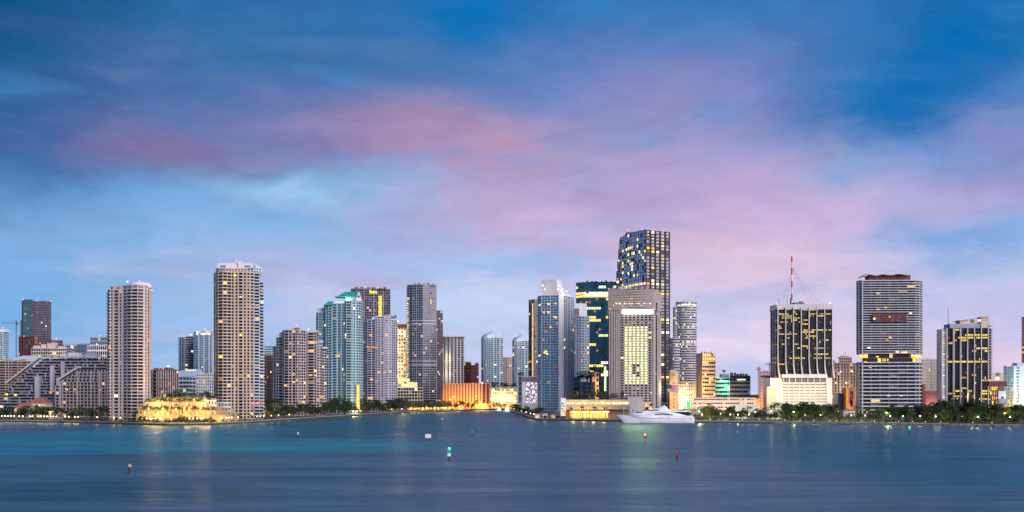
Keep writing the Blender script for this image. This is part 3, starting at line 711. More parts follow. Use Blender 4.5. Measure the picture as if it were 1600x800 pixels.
# --- broad stepped condominium
D = 1085
t = tower('stepped_condominium', 'broad pale lavender condominium with stepped shoulders and faceted front on the shore', [(428, D), (510, D)])
kw = dict(wall='lavpink', gl='dark', pw=.5, band=.28, litp=.035, curt=.08, bal=(1.2, .75), lm=[Lw, Ly, Lo])
M['lavpink'] = mat('lavpink', (.62, .55, .56))
block(t, [(426.5, 1107.5), (433.5, 1101.9)], GZ, Z(541, D), 24, ['W*2'], back=20, **kw)
block(t, [(431.5, 1100.7), (442, 1096.2)], GZ, Z(527, D), 27, ['W B2'], back=24, **kw)
pA_ = [(441.5, 1096.2), (444, 1088.4), (451, 1085), (461.5, 1083.3), (467, 1081.6), (478, 1092.9)]
block(t, pA_, GZ, Z(516.5, D), 30, ['W', 'B', 'W S.2 W', 'B1.3 W', 'W*3'], back=26, **kw)
block(t, [(478, 1094), (481, 1098.5), (494.5, 1095.1)], GZ, Z(519, D), 29, ['W', 'B2.4 W'], back=24, **kw)
block(t, [(494.5, 1097.4), (503.5, 1099.6)], GZ, Z(535, D), 26, ['W*2'], back=20, **kw)
block(t, [(503, 1098.5), (510.5, 1103)], GZ, Z(545, D), 24, ['B W'], back=18, **kw)
for a, b_, y0, y1 in ((436, 442, 527, 519), (457, 470, 517, 513), (484, 496, 519, 516)): pbox(t, 'roof_house', a, b_, y0, y1, D + 14, 10, 'lavpink')
for cx_, y in ((464, 513), (500, 531), (507, 541)):
    m = MB(); m.ball((X(cx_, D + 16), D + 16, Z(y + (0 if cx_ == 464 else 2), D)), 4.0, 12, 6, .45); m.build('roof_dome', M['slate'] if cx_ == 464 else M['bluewhite'], t)
m = MB(); cxa = X(455.5, D); 
for i in range(8):
    a0 = math.pi * i / 8; a1 = math.pi * (i + 1) / 8; rr = 3.2
    m.quad((cxa - rr * math.cos(a0), 1082, Z(540, D) + 2.2 * math.sin(a0)), (cxa - rr * math.cos(a1), 1082, Z(540, D) + 2.2 * math.sin(a1)), (cxa - (rr - .5) * math.cos(a1), 1082, Z(540, D) + 1.7 * math.sin(a1)), (cxa - (rr - .5) * math.cos(a0), 1082, Z(540, D) + 1.7 * math.sin(a0)))
m.build('arch_trim', M['white'], t); beacon(t, 464, 509, D + 16, bulb_red, .7); beacon(t, 482, 514.5, D + 14, bulb_white, .5)
for px, py in ((485, 586), (493, 586.5), (459, 597), (464, 594), (446, 602), (467, 629), (474, 628.5)):
    pbox(t, 'lit_window', px - 2.3, px + 2.3, py + 1.4, py - 1.2, 1082.5 if px < 478 else 1093.9, .3, Lw)
# --- slim warm lit slab
D = 1250; p = [(510, D), (520, D)]
t = tower('warm_lit_slab', 'narrow slab with warm floodlit wall between the lavender and the teal condominium', p)
block(t, p, GZ, Z(578, D), 12, ['W S1.2'], 'sand', 'dark', litp=.5, sep=False, pw=1); light(t, (X(515, D - 6), D - 8, 10), 9000, (1, .55, .2))
# --- teal condominium with green roofs
D = 1180
t = tower('green_roofed_condominium', 'teal and white condominium tower with stepped green metal roofs', [(495, D), (560, D)])
kw = dict(wall='tealwall', gl='teal', pw=.6, band=.26, litp=.02, curt=.08, bal=(1.5, .75), lm=[Lw, Lc])
block(t, [(494, 1201), (497, 1194), (507, 1191.7)], GZ, Z(488, D), 38, ['W', 'G*2 S.4 W'], back=20, **kw)
block(t, [(506, 1192.9), (509, 1184.7), (519, 1181.2)], GZ, Z(477, D), 41, ['W', 'W B1.4'], back=24, **kw)
block(t, [(519, 1182.3), (534, 1177.7), (539, 1176.5)], GZ, Z(475, D), 41, ['B1.6 S.3 W1.2 S.3', 'G*2'], back=26, **kw)
block(t, [(538.5, 1175.9), (541, 1171.8), (549, 1171.2), (551.5, 1176.5)], GZ, Z(472, D), 42, ['W.7', 'B', 'W.7'], back=28, **kw)
block(t, [(551, 1176.5), (560, 1182.3), (566, 1196.4)], GZ, Z(468, D), 43, ['S.2 W S.3 W', 'B*2'], back=26, **kw)
pbox(t, 'penthouse', 540, 559, 474, 461, D + 4, 14, 'white'); pbox(t, 'penthouse', 506, 520, 478, 474, D + 6, 12, 'white'); pbox(t, 'crown_wall', 495, 507, 488, 481, D + 14, 8, 'white')
pbox(t, 'penthouse', 520, 540, 475, 471, D + 6, 12, 'white')
for a, b_, y0, y1 in ((522.5, 562, 464, 455), (505.5, 521, 477, 470)):
    m = MB(); w_ = b_ - a; xa, xb = X(a, D), X(b_, D); ia, ib = X(a + w_ * .38, D), X(b_ - w_ * .08, D)
    m.prism([(xa, D), (xb, D), (xb, D + 18), (xa, D + 18)], Z(y0, D), Z(y0, D) + .8); m.prism([(X(a + w_ * .12, D), D + .5), (X(b_ - .5, D), D + .5), (X(b_ - .5, D), D + 17), (X(a + w_ * .12, D), D + 17)], Z(y0, D) + .8, Z(y1, D), 0, [(ia, D + 7), (ib, D + 7), (ib, D + 10), (ia, D + 10)])
    m.build('metal_roof', M['green_roof'], t)
m = MB(); m.prism([(X(556, D), D - 2), (X(564, D), D + 4), (X(564, D), D + 14), (X(556, D), D + 12)], Z(470, D), Z(456, D), 0, [(X(559, D), D + 2), (X(560, D), D + 4), (X(560, D), D + 8), (X(559, D), D + 8)]); m.build('corner_turret', M['white'], t)
beacon(t, 534, 453, D + 8, bulb_red, .9); light(t, (X(541, D), D - 4, Z(468, D)), 3000, (.6, 1, .9))
for i, px in enumerate((500, 526, 529)): pbox(t, 'lit_window', px - 1.6, px + 1.6, (522, 556.5, 556.5)[i] + 1.6, (522, 556.5, 556.5)[i] - 1.6, (1191.1, 1178.2, 1177.7)[i], .3, Lw)
pbox(t, 'stair_shaft', 556.6, 561.8, 640, 601, D - 2.6, 4, 'sand')
for i in range(14): pbox(t, 'lit_stair_glass', 557.4, 561.0, 637 - i * 2.5, 635 - i * 2.5, D - 3, .6, (Lgold, Ly)[i % 2])
light(t, (X(559, D), D - 12, 8), 9000, (1, .75, .25))
# ================================================================== middle: river mouth
D = 1500; p = [(548, D + 4), (558, D), (610, D + 10)]
t = tower('gold_striped_tower', 'dark tower with vertical strip of gold lit windows behind the green roofed condominium', p)
block(t, p, GZ, Z(452, D), 48, ['G*3', 'G*3 S.2 G*4 S.2 G*4 S.2 G*3'], 'purplegrey', 'black', litp=.03, band=.3, back=30, mull='greyblue', pw=.9, mw=.35, lm=[Lw, Lgold], cap=1.5)
for i in range(16): pbox(t, 'lit_window', 591 + (i % 3) * .4, 596.5, 464.2 + i * 2.5, 462.4 + i * 2.5, D + 3.4, .6, (Lgold, Ly, Lgold)[i % 3])
for i in range(5): pbox(t, 'lit_window', 577.5 + i * 2.4, 579.4 + i * 2.4, 458.5, 454.5, D + 2.6, .6, (Lgold, Ly)[i % 2])
rooftop(t, 552, 606, 451, D, 6, 3, 'slate')
beacon(t, 571, 448, D, bulb_red, .8); beacon(t, 591, 449.5, D, bulb_red, .8)
D = 1300; 
t = tower('lavender_condominium', 'lavender white condominium with many ribs between the teal tower and the dark slab', [(567, D), (621, D)])
kw = dict(wall='lavwhite', gl='navy', pw=.7, band=.32, litp=.03, curt=.08, bal=(1.3, .75), lm=[Lw, Lo])
M['lavwhite'] = mat('lavwhite', (.62, .62, .72))
block(t, [(566.5, 1313.3), (574, 1303.6)], GZ, Z(503, D), 38, ['W*2'], back=24, **kw)
block(t, [(574, 1302.4), (586, 1298.8)], GZ, Z(500.5, D), 38, ['B1.2 W'], back=24, **kw)
block(t, [(586, 1297.6), (600, 1296.4)], GZ, Z(499, D), 39, ['W S.3 G S.5 W S.3'], back=26, **kw)
block(t, [(600, 1296.4), (611.5, 1300)], GZ, Z(496, D), 39, ['S.25 B1.4 S.3 W'], back=26, **kw)
block(t, [(611.5, 1301.2), (621, 1310.9)], GZ, Z(500, D), 38, ['W*3'], back=22, **kw)
for a, b_, y0, y1 in ((581, 600, 499, 495.5), (586, 616, 497, 493.5), (603, 611, 494, 492)): pbox(t, 'roof_house', a, b_, y0, y1, D + 10, 10, 'lavwhite')
rooftop(t, 598, 620, 496, D, 4, 3, 'slate'); beacon(t, 617, 494, D + 8, bulb_red, .6); beacon(t, 622, 502, D + 8, bulb_white, .6)
for px, py in ((579, 524), (575, 542), (582, 542.5), (588, 543), (601, 582), (580, 593), (580, 622)): pbox(t, 'lit_window', px - 2.6, px + 2.6, py + 1.3, py - 1.1, 1298.1 if px < 586 else 1296.1, .3, Lo if py < 560 else Lw)
D = 1600; p = [(618.5, D), (638, D)]
t = tower('floodlit_white_block', 'cream white floodlit block with dark roof squeezed between lavender and dark slab towers', p)
block(t, p, GZ, Z(512, D), 22, ['W*5'], 'cream', 'dark', litp=.30, lm=[Lc, Ly], sep=False, pw=1.6, band=.5); pbox(t, 'roof', 618.5, 638, 512, 506.5, D - 1, 20, 'maroon')
for y in (520, 545, 570, 590): light(t, (X(622, D - 8), D - 9, Z(y, D)), 9000, (1, .8, .45))
# --- dark slab tower with thin white frame
D = 1480; p = [(636, D + 8), (644, D), (661, D - 5), (682, D + 2)]
t = tower('dark_slab_tower', 'tall dark blue slab tower with thin white frame lines and lit left edge', p)
block(t, p, GZ, Z(446, D), 52, ['B G', 'G*2 S.12 G*3 S.12', 'G*3 S.12 G*3'], 'greyblue', 'navy', litp=.02, band=.22, mull='greyblue', back=26, pw=.7, mw=.3, lm=[Lw], bal=(1.6, .8), cap=1.5)
for y in (502, 507, 565, 571): 
    m = MB(); pp = [(X(a, d - .8), d - .8) for a, d in p]; 
    for u, v in zip(pp, pp[1:]):
        d_ = Vector((v[0] - u[0], v[1] - u[1])); L_ = d_.length; d_ /= L_; m.obox(u, d_, (d_.y, -d_.x), 0, L_, 0, .7, Z(y, D), Z(y, D) + 1.3)
    m.build('sky_belt', M['silver'], t)
for i in range(44):
    m = MB(); y = 466 + i * 2.85; m.box(X(635.6, D), X(637.6, D), D + 5.2, D + 6, Z(y, D), Z(y, D) + 1.3); m.build('edge_lamp', Lgold if i % 3 else Lc, t)
beacon(t, 660, 442.5, D, bulb_red, .5); rooftop(t, 645, 680, 445, D, 5, 3, 'slate')
D = 1510; p = [(682, D), (692, D + 6)]
t = tower('dark_slab_wing', 'lower reddish grey slab tower tucked behind the right edge of the tall dark slab', p)
block(t, p, GZ, Z(486, D), 44, ['G*3 S.2 G*2'], 'purplegrey', 'wine', litp=.05, band=.3, back=24, sep=False, mw=.4)
D = 1440; p = [(621, D + 4), (661, D - 2)]
t = tower('podium_building', 'glass podium with gold lit upper floor at the foot of the dark slab tower', p)
block(t, p, GZ, Z(606, D), 7, ['G*9'], 'silver', 'navy', litp=.05, band=.2, back=30, sep=False, mw=.4)
block(t, [(622, D + 6), (640, D + 3)], Z(605, D), Z(592, D), 3, ['L*4'], 'silver', 'navy', litp=.9, lm=[Lgold, Ly, Lc], back=16, sep=False)
block(t, [(640, D + 2), (652, D)], Z(605, D), Z(598, D), 2, ['L*3'], 'silver', 'navy', litp=.7, lm=[Lgold, Ly], back=16, sep=False)
light(t, (X(632, D - 8), D - 8, Z(596, D)), 9000, (1, .75, .25))
# --- pale tower with shaded right face
D = 1720; p = [(690.5, D + 14), (704, D), (725, D + 6)]
t = tower('two_tone_tower', 'tower with floodlit white left face and dark ribbed right face right of the dark slab', p)
block(t, p, GZ, Z(527, D), 30, ['S.6 W S.8 W S.6', 'G2 S.16 G2 S.16 G2 S.16 G2 S.12'], 'offwhite', 'dark', litp=.025, band=.16, sep=False, pw=1.4, mw=.3, back=26)
for y in (585, 560): light(t, (X(694, D), D - 6, Z(y, D)), 11000, (1, .85, .5))
rooftop(t, 692, 722, 526, D, 5, 2.5, 'white'); m = MB(); m.prism([(X(690.5, D), D - 1), (X(725.5, D), D - 1), (X(725.5, D), D + 24), (X(690.5, D), D + 24)], Z(527, D) + .8, Z(525, D) + .8); m.build('crown_wall', M['white'], t)
D = 1800; p = [(722, D), (736, D - 5), (748, D + 4)]
t = tower('wine_red_block', 'dark wine red office block right of the two-tone tower', p)
block(t, p, GZ, Z(568, D), 20, ['G*5', 'G*4'], 'maroon', 'wine', litp=.02, band=.3, sep=False, mw=.5); pbox(t, 'roof_house', 726, 735, 568, 565, D + 4, 10, 'slate'); pbox(t, 'lit_roof_room', 736, 742, 570, 567.5, D - 4.5, 8, Lw)
# --- long flat hotel with vertical fins
D = 1560; p = [(692, D + 6), (753, D), (766, D + 12)]
t = tower('finned_hotel', 'long low pink hotel with vertical fins, lit orange from the street, at the river mouth', p)
block(t, p, GZ, Z(600, D), 11, [' '.join(['S1', 'D1'] * 13) + ' S.5', 'S.3 D S.3 D S.3'], 'terra_pink', 'wine', litp=0, band=.15, back=24, rec=.9, pw=.5, curt=.05, dim=.01)
for i, px in enumerate((697, 704, 712, 716, 722, 730, 738, 746, 754, 762)):
    light(t, (X(px, D - 14), D - 14 - (i % 3) * 3, 6 + (i % 2) * 5), (9000, 20000, 13000)[i % 3], (1, .42, .05), 1.2)
beacon(t, 739, 598.5, D, bulb_red, .5)
# --- tower with dome, river side
for name, lab, x0, x1, ye, yt, D in (('domed_glass_tower', 'pale teal ribbed tower with shallow domed crown standing clear against the sky mid-photo', 752, 786, 528, 516, 1800),
                                     ('domed_glass_tower', 'pale teal tower with rounded crown partly hidden by the dark tower with a light strip', 800.5, 831, 533, 521, 1850)):
    p = [(x0, D + 8), (x0 + 3, D + 1), (x0 + 14, D - 3), (x0 + 24, D - 1), (x1, D + 10)]
    t = tower(name, lab, p)
    block(t, p, GZ, Z(ye, D), 34, ['W', 'W S.3 B S.3 W S.3 W', 'S.2 B S.2 W', 'B S.2 W'], 'bluewhite', 'teal', litp=.045, band=.3, sep=False, pw=1.3, back=26, lm=[Lw, Lc], bal=(1.5, .9))
    m = MB(); cx = X((x0 + x1) / 2, D); w_ = X(x1, D) - cx
    for k, (f0, f1, ya, yb) in enumerate(((1.0, 1.0, ye, ye - 2.0), (.93, .93, ye - 2.0, ye - 4.5), (.80, .78, ye - 4.5, ye - 6.5), (.55, .06, ye - 6.5, yt))):
        n_ = 12; ps = lambda f: [(cx + w_ * f * math.cos(2 * math.pi * i / n_), D + 14 + w_ * .75 * f * math.sin(2 * math.pi * i / n_)) for i in range(n_)]
        m.prism(ps(f0), Z(ya, D), Z(yb, D), 0, ps(f1))
    m.build('dome_crown', M['bluewhite'], t); beacon(t, (x0 + x1) / 2 + 1, yt - 3, D + 14, bulb_red, .8)
    light(t, (cx - 6, D - 6, Z(ye - 3, D)), 1200, (.8, .95, 1))
D = 2050; p = [(785, D), (793, D), (802, D + 4)]
t = tower('red_grey_tower', 'distant reddish grey tower between the two domed teal towers', p)
block(t, p, GZ, Z(559, D), 26, ['W*3', 'W*2 S'], 'tan', 'wine', litp=.06, sep=False, pw=1.4)
# --- floodlit yellow block with planted roof
D = 1620; p = [(767, D), (808, D)]
t = tower('floodlit_yellow_block', 'low yellow floodlit block under a planted roof by the river mouth', p)
block(t, p, GZ, Z(608, D), 6, ['W*14'], 'cream', 'dark', litp=.55, lm=[Ly, Lgold, Lc], band=.45, pw=1.1, curt=0)
for px in (770, 776, 783, 790, 797, 804): light(t, (X(px, D - 7), D - 7, Z(628 - (px % 3) * 4, D)), 6000, (1, .78, .28), 1)
pbox(t, 'roof_house', 782, 806, 608, 604, D + 5, 12, 'concrete')
# --- white block with lit pattern wall
D = 1260; p = [(810, D + 16), (815.5, D), (842, D + 2)]
t = tower('pattern_wall_block', 'white block whose front wall glows with scattered pink and white lights', p)
block(t, p, GZ, Z(589, D), 7, ['S.4 W S.4', 'S1'], 'white', 'dark', litp=.1, back=22, cap=.6)
pbox(t, 'purple_fascia', 815.5, 842, 596, 589, D - .8, 1, 'purplegrey')
pn = MB(); r = random.Random(3); nx, ny = 9, 13; x0, x1, z0, z1 = X(822, D), X(838.5, D), Z(629, D), Z(598, D)
for i in range(nx):
    for j in range(ny):
        q_ = r.random(); mi = 0 if q_ < .34 else (1 if q_ < .5 else 2)
        xa = x0 + (x1 - x0) * i / nx; xb = x0 + (x1 - x0) * (i + 1) / nx; za = z0 + (z1 - z0) * j / ny; zb = z0 + (z1 - z0) * (j + 1) / ny
        pn.box(xa, xb - .08, D - .35, D - .12, za, zb - .08, mi)
pn.build('light_tiles', [Ltile, Lpk, Lvi], t, 'stuff'); light(t, (X(830, D - 10), D - 10, Z(614, D)), 900, (1, .85, 1)); pbox(t, 'base_wall', 811, 842, 640, 630, D - 2, 6, 'offwhite')
# --- dark tower with white light strip
D = 1340; p = [(826, D + 6), (835, D), (848, D + 4)]
t = tower('light_strip_tower', 'dark glass tower with one bright vertical light strip behind the blue waterfront tower', p)
block(t, p, GZ, Z(469, D), 44, ['G*4', 'G*2 S.2 G*2'], 'slate', 'dark', litp=.03, band=.25, back=24, mw=.3, pw=.6)
pbox(t, 'light_strip', 831.4, 833.4, 598, 474, D + .5, 2.5, Lw); beacon(t, 845, 460, D, bulb_red, 1.1)
# --- blue waterfront tower
D = 1075; p = [(840, D + 14), (846, D), (873, D - 5), (881, D - 1), (897, D + 24)]
t = tower('blue_waterfront_tower', 'tall blue glass waterfront tower with white fin wall and lit roof screen', p)
zt = Z(462, D)
block(t, p, GZ, zt, 45, ['S.3 B S.3', 'S.06 G*3 S.04 G*3', 'S1', 'W*2 S.2 W*2 S.2 W*2'], 'white', 'blue', litp=.012, band=.13, back=16, pw=.4, mw=.10, lm=[Lw, Ly], bal=(1.2, .9), cap=.5, dim=.01)
m = MB(); m.prism([(X(846, D), D), (X(873, D - 5), D - 5), (X(881, D - 1), D - 1), (X(880, D + 2), D + 6), (X(847, D + 5), D + 6)], zt, Z(437.5, D), 0, [(X(846.5, D), D), (X(869, D), D - 4), (X(877, D), D), (X(876, D), D + 5), (X(847, D), D + 5)]); m.build('roof_screen', M['offwhite'], t)
m = MB(); m.prism([(X(881, D), D), (X(896, D), D + 22), (X(890, D), D + 26), (X(876, D), D + 6)], zt, Z(456, D), 0, [(X(880, D), D + 1), (X(890, D), D + 20), (X(886, D), D + 24), (X(876, D), D + 6)]); m.build('roof_screen', M['white'], t)
for px, py in ((848, 446), (851, 452), (874, 446), (872, 452), (879, 452), (885, 455)): beacon(t, px, py, D - 7, bulb_white, .55)
light(t, (X(852, D), D - 9, Z(453, D)), 350, (1, .95, .9)); light(t, (X(884, D), D - 2, Z(457, D)), 700, (1, .95, .9))
for px, py in ((857, 475), (868, 474), (850, 488), (857, 488), (866, 495), (869, 496), (860, 511), (851, 551), (855, 553), (853, 549)): pbox(t, 'lit_window', px - 1.6, px + 1.6, py + 1.3, py - 1.3, D - 4.2, 1.4, Ly if px % 2 else Lw)
# --- tower behind it
D = 1210; p = [(896, D), (908, D - 3), (921, D + 8)]
t = tower('ribbed_grey_tower', 'grey ribbed apartment tower between the blue waterfront tower and the teal office tower', p)
block(t, p, GZ, Z(495, D), 36, ['W S.3 G S.3 W', 'G*2 S.3 W S.3 W S.3'], 'greyblue2', 'blue', litp=.05, band=.25, pw=.7, back=22)
pbox(t, 'roof_house', 898, 905, 495, 482, D + 4, 10, 'slate'); pbox(t, 'roof_screen', 900, 917, 496, 474, D + 16, 3, 'white'); beacon(t, 916.5, 472, D + 15, bulb_red, .9)
# --- teal office tower
D = 1420; p = [(900, D + 10), (912, D), (966, D - 4)]
t = tower('teal_office_tower', 'broad teal glass office tower with bright lit floors left of the tallest tower', p)
block(t, p, GZ, Z(442, D), 42, ['G*4', 'G*14'], 'slate', 'teal', litp=.05, rows={40: .5, 39: .12, 38: .95, 37: .75, 33: .3, 30: .35, 29: .45, 28: .5, 27: .25, 24: .5, 15: .55, 14: .5, 13: .3, 12: .65, 11: .5, 10: .3}, runs=True, band=.2, back=36, mw=.3, pw=.5, lm=[Ly, Lg, Lc], cap=1.2, sep=False)
pbox(t, 'lit_floor', 912, 960, 462, 458.5, D - 4.6, .5, Lc); pbox(t, 'lit_strip', 944.2, 947.2, 612, 572, D - 4.8, .5, Lg)
for px in (915, 938, 960): beacon(t, px, 439.5, D, bulb_red, .5)
rooftop(t, 915, 960, 441, D, 6, 3, 'slate')
# --- small roofscape between
for name, lab, x0, x1, y, D, wl, l_ in (('white_annex', 'white annex with three small dark windows at the foot of the ribbed grey tower', 893, 907, 590, 1110, 'offwhite', None),
                                        ('concrete_annex', 'plain concrete annex below the roof tree beside the ribbed grey tower', 905, 930, 598, 1105, 'concrete', None),
                                        ('orange_annex', 'small orange lit annex at the foot of the teal office tower', 925.5, 935.5, 583, 1130, 'sand', 1)):
    p = [(x0, D), (x1, D)]; t = tower(name, lab, p); block(t, p, GZ, Z(y, D), 8, ['S W S.3 W S' if l_ is None else 'W S.6 W'], wl, 'dark', litp=.05, sep=False)
    if l_: light(t, (X(x1 - 2, D - 5), D - 6, Z(600, D)), 5000, (1, .5, .12)); light(t, (X(x1 - 4, D - 5), D - 6, Z(616, D)), 5000, (1, .5, .12))
# ================================================================== right side: downtown and the bay park
# --- tallest tower: sawtooth front that steps back towards its flanks
t = thing('sawtooth_skyscraper', 'tallest tower with sawtooth bays and scattered lit windows behind the concrete hotel', 'building', (X(1005, 1330), 1340, GZ))
nb = 8; xs = [963 + (1009 - 963) * i / nb for i in range(nb + 1)]
for i in range(nb):
    Da = 1352 - i * 5.2; ytop = (374, 371, 368.5, 366, 364, 362.5, 361, 360)[i]; x0 = xs[i] + (2.6 if i == 0 else 0)
    p = [(x0 if i else 968, Da + 2.5), (xs[i + 1], Da - 2.5)]
    block(t, p, GZ, Z(ytop, Da), 56, ['G*2'], 'steel_grey', 'sky2', band=.16, back=30 + i * 4, pw=.7, mw=.3, rec=.35, sep=False, litp=.05, lm=[Lw, Lc, Ly], cap=.8, corner=True, curt=.2, dim=.03,
          rows={39: .9, 49: .25, 47: .35, 46: .3, 45: .15, 43: .2, 51: .3, 54: .15}, seed=100 + i)
for k, (x0, yb) in enumerate(((966, 390), (964.5, 405), (963, 424))):
    block(t, [(x0, 1358 + k), (969, 1352)], GZ, Z(yb, 1355), 50 - 2 * k, ['G'], 'steel_grey', 'sky', band=.16, back=20, pw=.6, sep=False, litp=.02, cap=.5)
xs = [1009, 1016.5, 1024, 1031.5, 1039.5, 1047]
for i in range(5):
    Da = 1312 + i * 5; ytop = (360, 361, 361.8, 362.4, 363)[i]
    p = [(xs[i], Da), (xs[i + 1], Da + 3)]
    block(t, p, GZ, Z(ytop, Da), 56, ['S.24 G S.24'], 'steel_dark', 'sky', band=.3, back=50 - i * 6, pw=.6, rec=.4, sep=False, litp=.05, lm=[Lw, Lc, Ly], cap=.8, curt=.2, dim=.03,
          rows={39: .5, 49: .5, 48: .3, 36: .5, 28: .9, 24: .7, 17: .6, 14: .8, 10: .6, 8: .5}, seed=200 + i)
for px, py in ((982, 359.5), (1003, 358.5), (1020, 358.8), (1036, 361)): beacon(t, px, py, 1330, bulb_red, .8)
m = MB(); m.box(X(980, 1340), X(1040, 1340), 1345, 1365, Z(364, 1340), Z(361.5, 1340)); m.build('roof_plant', M['slate'], t); beacon(t, 963.5, 422, 1345, bulb_red, .9)
# --- concrete hotel
D = 1000; 
t = thing('concrete_hotel', 'wide travertine hotel slab with glowing green-yellow window field and bright band on top', 'building', (X(988, D), D + 10, GZ))
stone = mat('hotel_stone', (.42, .37, .36), .85, scale=.6, var=.22, streak=False)
def hot(e, i, k, r):
    # i: 0 solid, 1..8 windows; rows count upwards, 40 rows to the bright band
    c = i - 1
    if e != 0 or c < 0 or c > 7: return None
    if k >= 38: return 0
    if 36 <= k < 38: return 2 if r.random() < .3 else 0
    if 13 <= k < 36:
        if c in (0, 7): return 0 if r.random() < .9 else 4
        if c in (3, 4) and 16 <= k <= 20 and r.random() < .6: return 0
        return 3 if r.random() < .90 else 4
    if 3 <= k <= 5: return 5 if r.random() < .8 else 2
    return 2 if r.random() < .05 else 0
block(t, [(950, D), (1020.5, D - 3), (1033, D + 30)], GZ, Z(491, D), 41, ['S3.1 W*8 S.3', 'S1 W.5 S1 W.5 S1'], stone, 'dark', band=.42, back=30, rec=.8, pw=1.3, litf=hot, lm=[Lhot, Ly, Lw], cap=0, curt=.05)
pb = [(X(950, D), D), (X(1020.5, D - 3), D - 3), (X(1033, D + 30), D + 30), (X(1031, D + 58), D + 58), (X(951, D + 58), D + 58)]
m = MB(); m.prism(pb, Z(484, D), Z(452, D)); o = m.build('attic_wall', stone, t)
m = MB(); m.prism(inset(pb, .9), Z(491.2, D), Z(483.9, D)); m.build('attic_recess', M['travertine'], t)
m = MB(); m.box(X(950, D), X(972, D), D - .6, D + 20, Z(491.1, D), Z(483.9, D)); m.build('attic_wall', stone, t)
m = MB(); m.box(X(973, D), X(1019.5, D), D - 2.9, D - 2.5, Z(490.6, D), Z(484.6, D)); m.build('bright_band', Lband, t)
for i, px in enumerate((958, 962, 965, 968, 972, 975, 978.5, 983, 985, 987, 993, 997, 1001, 1006, 1010, 1015)):
    pbox(t, 'small_window', px, px + 1.7, 475.2 if i % 4 else 478.4, 473.4 if i % 4 else 476.4, D - 2.9 if px > 990 else D - 2, 2.4, Lc if i % 2 else Lw)
for px in (984, 987): pbox(t, 'small_window', px, px + 2, 468, 466.3, D - 2, 1.5, Lw)
for i in range(9): # stone joints
    m = MB(); m.box(X(950, D), X(1021, D), D - 3.05, D - 2.0, Z(484 - i * 4, D) - .12, Z(484 - i * 4, D) + .12); m.build('string_course', M['travertine'], t)
for k, px in enumerate((952, 955.5, 959, 962.5, 966, 969.5)):
    m = MB(); m.box(X(px, D) - .15, X(px, D) + .15, D - 1.4, D - .1, GZ, Z(484, D)); m.build('joint_rib', M['travertine'], t)
rooftop(t, 955, 1018, 452, D, 7, 3, 'travertine')
for px, py in ((951, 451), (1021, 449), (953.5, 482.5), (1022, 483)): beacon(t, px, py, D - 4, bulb_red, .6)
for px in (1024.5, 1029):
    m = MB(); m.box(X(px, D), X(px + .6, D), D + 8, D + 12, GZ, Z(470, D)); m.build('side_rib', M['offwhite'], t)
light(t, (X(1042, D), D + 25, 30), 9000, (1, .62, .35))
pbox(t, 'entrance_wall', 981, 1004, 652, 620.5, D - 12, 8, 'concrete')
for i in range(2):
    for j in range(4): pbox(t, 'lobby_window', 1009 + i * 6, 1013 + i * 6, 652 - j * 6, 648.5 - j * 6, D - 3.4, .5, Lw if (i + j) % 3 == 0 else G['dark'])
for i, (px, z_) in enumerate(((976, 24), (986, 40), (996, 30), (1000, 52), (1008, 38), (1016, 26), (1024, 44))):   # floodlights added to stretch the window field's green reflection over the bay
    m = MB(); m.box(X(px, D) - .5, X(px, D) + .5, D - 4.4, D - 3.2, z_ - .4, z_ + .4); m.build('floodlight', Lhot, t)
    spot(t, (X(px, D - 5), D - 5, z_), (X(px, 500), 480, 0), 11000, (.80, 1, .36), 2.0, 26)
# --- waterfront podium with gold lit hall
D = 968
t = thing('waterfront_podium', 'low waterfront pavilion with gold lit hall, planted roof and glowing upper gallery', 'building', (X(930, D), D + 10, GZ))
pbox(t, 'ground_wall', 884, 984, 656, 639.8, D + 6, 30, 'brown'); pbox(t, 'fascia', 884, 984.5, 639.8, 632.4, D - 1, 40, mat('fascia_bronze', (.25, .20, .21), .7)); pbox(t, 'roof_slab', 884, 985, 627.2, 624.6, D - 1.5, 42, 'travertine')
pbox(t, 'gallery_core', 885, 982, 632.3, 627.3, D + 3, 34, 'sand')
for i in range(32):
    px = 885 + i * 3.05; pbox(t, 'gallery_light', px, px + 2.5, 631.8, 627.8, D + 2.6, .3, (Lc, Ly, Lgold)[i % 3])
for i in range(12):
    px = 892 + i * 4.9; pbox(t, 'hall_glass', px, px + 4.2, 652.5, 642, D + 5.4, .4, (Lgold, Ly, Lgold)[i % 3])
for i in range(13):
    px = 891 + i * 4.9; pbox(t, 'hall_column', px - .3, px + .3, 654, 640, D + 1, .8, 'sand')
for i in range(4): pbox(t, 'awning', 893 + i * 16, 904 + i * 16, 644, 642.6, D - 2, 4, 'white')
pbox(t, 'tile_tower', 876, 884, 650, 622, D - 2, 14, 'white')
for j in range(4):
    for i in range(2): pbox(t, 'tile_window', 877.4 + i * 3.2, 879.6 + i * 3.2, 644 - j * 4, 641.4 - j * 4, D - 2.2, .4, 'slate' if (i + j) % 2 else 'cream')
for px in (895, 910, 926, 942): light(t, (X(px, D), D - 6, 7), 5200, (1, .62, .12), .8)
for px in (893, 915, 940, 965): light(t, (X(px, D), D - 5, Z(629, D)), 500, (1, .75, .3), .6)
pbox(t, 'terrace_wall', 840, 966, 657.0, 655.2, 962, 1.2, 'concrete')
t = thing('cafe_pavilion', 'row of white cafe kiosks at the foot of the blue waterfront tower', 'building', (X(860, 985), 985, GZ))
for i, px in enumerate((836, 848, 860, 868)):
    pbox(t, 'kiosk', px, px + 8, 655, 647, 985, 8, 'offwhite'); pbox(t, 'kiosk_window', px + 1.2, px + 6.8, 653, 649.5, 984.8, .4, (Lw, G['dark'], Lo, G['dark'])[i]); pbox(t, 'kiosk_roof', px - .6, px + 8.6, 647, 646.2, 984, 10, 'concrete')
